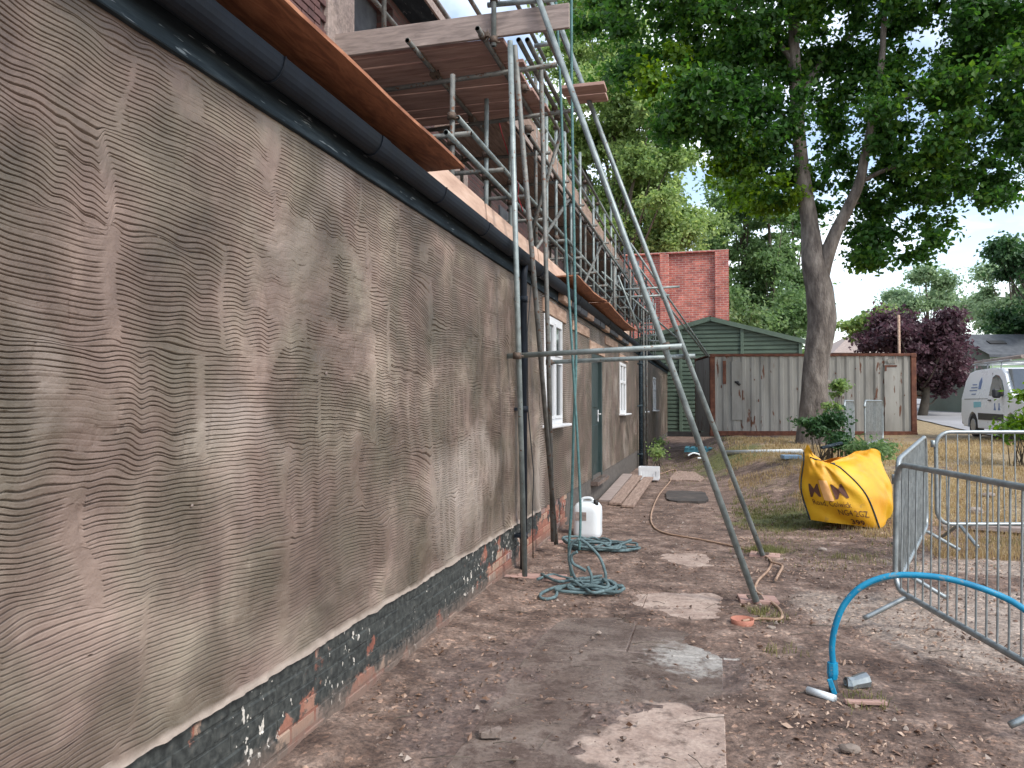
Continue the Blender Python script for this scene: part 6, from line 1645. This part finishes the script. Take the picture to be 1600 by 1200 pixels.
# ------------------------------------------------------------------ van
def van():
    M_van = mat('white_van_paint', [(0.3, (0.80, 0.83, 0.86)), (0.7, (0.86, 0.88, 0.90))], scale=1, rough=.3, bump=0)
    M_tyre = mat('tyre_rubber', [(0.3, (0.015, 0.015, 0.016)), (0.7, (0.03, 0.03, 0.032))], scale=8, rough=.8)
    M_rim = mat('wheel_trim', [(0.3, (0.3, 0.31, 0.32)), (0.7, (0.4, 0.41, 0.42))], scale=4, rough=.35, metal=.6, bump=0)
    M_dark = mat('black_trim', [(0.3, (0.02, 0.022, 0.024)), (0.7, (0.035, 0.037, 0.04))], scale=5, rough=.5)
    M_vtxt = mat('blue_van_print', [(0.3, (0.12, 0.18, 0.36)), (0.7, (0.18, 0.26, 0.45))], scale=5, rough=.5, bump=0)
    M_cy = mat('cyan_van_print', [(0.3, (0.20, 0.52, 0.60)), (0.7, (0.28, 0.58, 0.66))], scale=5, rough=.5, bump=0)
    t = thing('white_van', 'small white panel van with roof rack parked on the road, facing right', 'van', (0, 0, 0))
    # local: x forward, y left(+)/right(-), visible side is y-. side profile (x, z), rear at x=0
    L_, W_ = 4.4, .90
    prof = [(0.04, .42), (0.0, .62), (.03, 1.05), (.12, 1.55), (.28, 1.78), (.7, 1.84), (1.8, 1.86), (2.45, 1.80), (2.75, 1.66), (3.15, 1.32), (3.45, 1.10), (4.0, 1.00), (4.28, .86), (4.38, .62), (4.36, .35), (4.1, .24), (3.75, .24), (3.72, .45), (3.58, .62), (3.38, .69), (3.18, .62), (3.04, .45), (3.01, .24), (1.25, .24), (1.22, .45), (1.08, .62), (.88, .69), (.68, .62), (.54, .45), (.51, .26), (.2, .28)]
    n = len(prof)
    def half(z): 
        return W_ if z < 1.0 else W_ - .17 * ((z - 1.0) / .85) ** 1.35
    mb = MB(); vs = []
    lay = [(-1, 1.0, 0), (-1, .985, .0), (-.5, 1, 0), (.5, 1, 0), (1, .985, 0), (1, 1, 0)]
    cx_, cz_ = 2.2, .95
    for (sy, kx, _), ins in zip([(-1, 1, 0), (-1, 1, 0), (-.8, 1, 0), (.8, 1, 0), (1, 1, 0), (1, 1, 0)], (.05, .012, 0, 0, .012, .05)):
        for (x, z) in prof:
            h = half(z); xx = cx_ + (x - cx_) * (1 - ins * .5); zz = cz_ + (z - cz_) * (1 - ins * .7)
            yv = {-1: -h, 1: h, -.8: -h * .86, .8: h * .86}[sy]
            if ins == .012: yv *= .985
            vs.append((xx, yv, zz))
    fs = []
    for l in range(5):
        for i in range(n):
            j = (i + 1) % n; fs.append((l * n + i, l * n + j, (l + 1) * n + j, (l + 1) * n + i))
    mb.add(vs, fs, False)
    # side skins as triangulated ngons
    for l in (0, 5):
        b = l * n; poly = [Vector(vs[b + i]) for i in range(n)]
        from mathutils.geometry import tessellate_polygon
        tri = tessellate_polygon([[Vector((p.x, p.z, 0)) for p in poly]])
        mb.f += [tuple(b + k for k in tr_) for tr_ in tri]; mb.sm += [False] * len(tri)
    body = link('body', mb.mesh('body', M_van), t)
    body.data.polygons.foreach_set('use_smooth', [False] * len(body.data.polygons))
    def panel(name, pts, m, off=.012, par=t, side=-1):
        q = MB(); vs_ = [(x, side * (half(z) + off), z) for x, z in pts]; vi = [(x, side * (half(z) - .02), z) for x, z in pts]; k = len(pts)
        q.add(vs_ + vi, [tuple(range(k)), tuple(range(k, 2 * k))[::-1]] + [(i, (i + 1) % k, k + (i + 1) % k, k + i) for i in range(k)])
        return link(name, q.mesh(name, m), par)
    for sd_ in (-1, 1):
        panel('side_window', [(2.02, 1.12), (2.95, 1.12), (2.88, 1.30), (2.66, 1.50), (2.42, 1.63), (2.2, 1.66), (2.05, 1.60)], M_glass, .008, side=sd_)
        panel('side_trim', [(1.32, .48), (2.95, .48), (2.95, .64), (1.32, .66)], M_dark, .014, side=sd_)
    panel('door_gap', [(1.95, .40), (1.965, .40), (1.965, 1.72), (1.95, 1.72)], M_dark, .004)
    panel('door_gap', [(.30, 1.03), (1.95, 1.03), (1.95, 1.045), (.30, 1.045)], M_dark, .003)
    q = MB(); q.box((2.12, -W_ - .02, 1.0), (.16, .03, .03), ch=.006); link('door_handle', q.mesh('door_handle', M_dark), t)
    q = MB(); q.box((2.86, -W_ - .12, 1.17), (.12, .20, .24), rot=(0, 0, .2), ch=.04); q.box((2.9, -W_ - .02, 1.12), (.06, .08, .06)); link('mirror', q.mesh('mirror', M_dark), t)
    # windscreen follows the slope between (2.55,1.77) and (3.2,1.29)
    q = MB(); q.add([(2.58, -.66, 1.765), (2.58, .66, 1.765), (3.33, .80, 1.21), (3.33, -.80, 1.21)], [(0, 1, 2, 3)])
    for i in range(len(q.v)): q.v[i] = (q.v[i][0] + .035, q.v[i][1], q.v[i][2] + .03)
    link('windscreen', q.mesh('windscreen', M_glass), t)
    for s_2 in (-1, 1):
        q = MB(); q.box((4.2, s_2 * .68, .80), (.3, .3, .2), rot=(0, -.3, 0), ch=.06); link('headlight', q.mesh('headlight', M_glass), t)
    q = MB(); q.box((4.37, 0, .5), (.06, 1.3, .3), ch=.03); link('grille', q.mesh('grille', M_dark), t)
    q = MB(); q.box((-.02, 0, .42), (.14, 1.7, .24), ch=.05); link('rear_bumper', q.mesh('rear_bumper', M_dark), t)
    for x in (.88, 3.38):
        for sy in (-1, 1):
            q = MB(); q.tube([(x, sy * .70, .31), (x, sy * .72, .31), (x, sy * .86, .31), (x, sy * .88, .31)], [.28, .31, .31, .28], 24); wo_ = link('wheel', q.mesh('wheel', M_tyre), t)
            q = MB(); q.tube([(x, sy * .875, .31), (x, sy * .89, .31)], [.2, .17], 16); WO[wo_.name] = Vector((0, 0, 0)); link('rim', q.mesh('rim', M_rim), wo_)
    # roof rack: two rails and cross bars, pipe tube
    rk = MB()
    for y in (-.62, .62): rk.tube([(.25, y, 2.02), (2.7, y, 2.02)], .02, 8)
    for x in (.4, 1.3, 2.2): rk.tube([(x, -.72, 2.0), (x, .72, 2.0)], .018, 8); rk.tube([(x, -.66, 1.80), (x, -.64, 2.0)], .015, 6); rk.tube([(x, .66, 1.80), (x, .64, 2.0)], .015, 6)
    link('roof_rack', rk.mesh('roof_rack', M_rim), t)
    q = MB(); q.tube([(.0, -.5, 2.08), (3.1, -.5, 2.08)], .05, 10); link('rack_pole', q.mesh('rack_pole', M_toe), t)
    # signwriting: blurred small lines, kept as short bars of print at its real place
    def vtext(body_, x, z, h, m, bold=.0):
        cu = bpy.data.curves.new('txt', 'FONT'); cu.body = body_; cu.size = 1; cu.resolution_u = 2; cu.offset = bold
        o = bpy.data.objects.new('txt', cu); COL.objects.link(o); dg = bpy.context.evaluated_depsgraph_get(); me = bpy.data.meshes.new_from_object(o.evaluated_get(dg))
        pts = [(x + v.co.x * h, -(half(z + v.co.y * h) + .008), z + v.co.y * h) for v in me.vertices]; fcs = [tuple(p_.vertices) for p_ in me.polygons]
        bpy.data.objects.remove(o); bpy.data.curves.remove(cu)
        q_ = MB().add(pts, fcs); link('signwriting', q_.mesh('signwriting', m), t)
    for k, (x, z, w_) in enumerate(((.75, 1.42, .3), (.70, 1.34, .42), (.62, 1.26, .5), (.8, 1.16, .28))):
        panel('signwriting', [(x, z), (x + w_, z), (x + w_, z + .025), (x, z + .025)], M_vtxt, .006)
    panel('logo', [(1.22, 1.30), (1.36, 1.30), (1.38, 1.5), (1.29, 1.62), (1.2, 1.5)], M_vtxt, .006)
    panel('logo', [(1.0, .80), (1.5, .82), (1.5, .96), (1.0, .96)], M_cy, .006)
    for x in (2.35, 2.62): panel('logo', [(x, .74), (x + .14, .74), (x + .1, .82), (x + .09, .92), (x + .05, .92), (x + .04, .82)], M_vtxt, .006)
    # place: rear wheel at px 1525, heading towards us and to the right
    p = zp(1523, 690, 21.2); g = hz(p.x, p.y)
    hd = math.radians(-102) + YAW
    t.rotation_euler.z = hd
    R3 = Matrix.Rotation(hd, 3, 'Z')
    t.location = Vector((p.x, p.y, g + .03)) - R3 @ Vector((.88, -.85, 0))
van()

# ------------------------------------------------------------------ litter, stones, grass
def scatter_mask(n, fx, seed):
    r = np.random.default_rng(seed); P = fx(r, n); return P
def litter():
    r = np.random.default_rng(81)
    n = 26000
    y = 2.6 + 10 * r.random(n) ** 1.5; x = r.random(n) * (3.6 + (y - 2.6) * .25) + .02
    dn = fbm(x * 1.3, y * 1.3, 91); wl = np.exp(-x / .25) + .35 + .8 * (x > 2.0)
    keep = r.random(n) < np.clip((dn - .30) * 2.2 * wl, 0.02, 1) * (1 - .75 * slab_zone(x, y))
    x, y = x[keep], y[keep]; n = len(x)
    z = H(x, y) + .014 + .004 * r.random(n) + .02 * np.exp(-x / .2)
    a = r.random(n) * 6.28; s_ = .0045 + .015 * r.random(n) ** 3 + .018 * (r.random(n) > .985); e = .45 + .5 * r.random(n)
    u = np.stack([np.cos(a), np.sin(a), r.normal(0, .35, n)], 1); v = np.stack([-np.sin(a), np.cos(a), r.normal(0, .35, n)], 1)
    P = np.stack([x, y, z], 1); s_ = s_[:, None]; e = e[:, None]
    V = np.stack([P - u * s_, P - v * s_ * e, P + u * s_ * 1.2, P + v * s_ * e, P + np.array([0, 0, 1]) * s_ * .5], 1).reshape(-1, 3)
    b = np.arange(n)[:, None] * 5
    F = np.concatenate([b + np.array([[0, 1, 4]]), b + np.array([[1, 2, 4]]), b + np.array([[2, 3, 4]]), b + np.array([[3, 0, 4]])])
    m = leaf_mat('dead_leaf', (0.06, 0.03, 0.018), (0.22, 0.135, 0.09), (0.62, 0.47, 0.36), .1)
    props(link('leaf_litter', np_mesh('leaf_litter', V, F, m, False)), 'dry brown leaf litter scattered over the mud', 'leaf litter', kind='stuff')
litter()
def stones():
    r = np.random.default_rng(82); n = 9000
    y = 2.6 + 10 * r.random(n) ** 1.6; x = r.random(n) * (3.8 + (y - 2.6) * .3) + .03
    dn = fbm(x * 1.1, y * 1.1, 95); keep = r.random(n) < np.clip((dn - .28) * 2.4, .05, 1) * (1 - .7 * slab_zone(x, y)); x, y = x[keep], y[keep]; n = len(x)
    z = H(x, y) + .012; s_ = .004 + .016 * r.random(n) ** 4
    dirs = np.array([[1, 0, 0], [0, 1, 0], [-1, 0, 0], [0, -1, 0], [0, 0, .8], [0, 0, -.8]], float)
    J = dirs[None] * (1 + r.normal(0, .22, (n, 6, 1))) + r.normal(0, .12, (n, 6, 3))
    a = r.random(n) * 6.28; ca, sa = np.cos(a), np.sin(a)
    Jx = J[..., 0] * ca[:, None] - J[..., 1] * sa[:, None]; Jy = J[..., 0] * sa[:, None] + J[..., 1] * ca[:, None]
    J = np.stack([Jx, Jy, J[..., 2]], -1)
    V = (np.stack([x, y, z], 1)[:, None] + J * s_[:, None, None]).reshape(-1, 3)
    t_ = [(0, 1, 4), (1, 2, 4), (2, 3, 4), (3, 0, 4), (1, 0, 5), (2, 1, 5), (3, 2, 5), (0, 3, 5)]
    b = np.arange(n)[:, None] * 6; F = np.concatenate([b + np.array([q]) for q in t_])
    m = leaf_mat('grit', (0.05, 0.035, 0.028), (0.16, 0.115, 0.09), (0.42, 0.36, 0.31), .0)
    props(link('gravel', np_mesh('gravel', V, F, m, False)), 'loose grit and small stones on the mud', 'gravel', kind='stuff')
stones()
def grass(name, label, n, reg, hgt, m, seed, lean=.5):
    r = np.random.default_rng(seed)
    x, y = reg(r, n); n = len(x)
    z = H(x, y) - .005
    a = r.random(n) * 6.28; h = hgt * (.4 + .9 * r.random(n) ** 1.5); wd = .0022 + .0016 * r.random(n) + .00035 * np.clip(y - 9, 0, 30)
    d = np.stack([np.cos(a), np.sin(a), np.zeros(n)], 1); pr = np.stack([-np.sin(a), np.cos(a), np.zeros(n)], 1)
    P = np.stack([x, y, z], 1); l1 = (lean * h * .25 * r.random(n))[:, None]; l2 = (lean * h * 1.1 * r.random(n))[:, None]; h = h[:, None]; wd = wd[:, None]; up = np.array([0, 0, 1.])
    V = np.stack([P - pr * wd, P + pr * wd, P + d * l1 + up * h * .6 + pr * wd * .7, P + d * l1 + up * h * .6 - pr * wd * .7, P + d * l2 + up * h], 1).reshape(-1, 3)
    b = np.arange(n)[:, None] * 5
    F = np.concatenate([b + np.array([[0, 1, 2]]), b + np.array([[0, 2, 3]]), b + np.array([[3, 2, 4]])])
    props(link(name, np_mesh(name, V, F, m, False)), label, 'grass', kind='stuff')
G_dry = leaf_mat('dry_grass_blade', (0.20, 0.145, 0.07), (0.38, 0.29, 0.15), (0.54, 0.45, 0.26), .3)
G_green = leaf_mat('green_grass_blade', (0.06, 0.075, 0.025), (0.17, 0.175, 0.065), (0.40, 0.34, 0.16), .3)
def reg_dry(r, n):
    y = 8.6 + 13.5 * r.random(n) ** 1.25; x = 2.1 + r.random(n) * (3 + (y - 8) * .75)
    k = (fbm(x * .8, y * .8, 7) > .42 + .10 * r.random(n)) & (x > 2.0 + sst(14, 9, y) * 1.6) & ~((y < 9.6) & (x < 4))
    return x[k], y[k]
def reg_green(r, n):
    c = np.array([(2.9, 10.9, .9, 1.0, 3), (2.4, 12.2, .6, 1.3, 2), (2.35, 8.75, .16, .16, 1.3), (5.4, 9.3, 1.3, .35, 2), (2.25, 5.3, .14, .10, .05), (3.2, 8.5, .5, .4, .4), (1.6, 19.5, 1.2, 2.5, 1.5), (2.6, 4.5, .15, .12, .07), (3.9, 12.5, 1, 1, 1.5), (2.15, 6.1, .12, .12, .3)])
    i = r.choice(len(c), n, p=c[:, 4] / c[:, 4].sum())
    x = c[i, 0] + r.normal(0, 1, n) * c[i, 2] * .75; y = c[i, 1] + r.normal(0, 1, n) * c[i, 3] * .75
    k = (x > 1.9 + .5 * fbm(y * 2, y * 0, 5)) | (y > 15); k &= fbm(x * 5, y * 5, 17) > .46
    k &= x > .3
    return x[k], y[k]
grass('dry_grass', 'straw-coloured dry grass over the open yard', 85000, reg_dry, .085, G_dry, 83)
grass('green_grass', 'patchy green grass and weeds in the mud', 26000, reg_green, .06, G_green, 84, lean=.9)
# fallen twigs
mb = MB(); r_ = random.Random(9)
for _ in range(110):
    y = 2.8 + 7 * r_.random() ** 1.4; x = r_.uniform(.1, 3.6); a = r_.uniform(0, PI); L2 = r_.uniform(.03, .13); z = hz(x, y) + .018
    mb.tube([(x - L2 * math.cos(a), y - L2 * math.sin(a), z), (x + r_.uniform(-.01, .01), y, z + .008), (x + L2 * math.cos(a), y + L2 * math.sin(a), z)], .0022, 4)
props(mb.build('twigs', M_barkd), 'thin dead twigs scattered in the mud', 'twigs', kind='stuff')
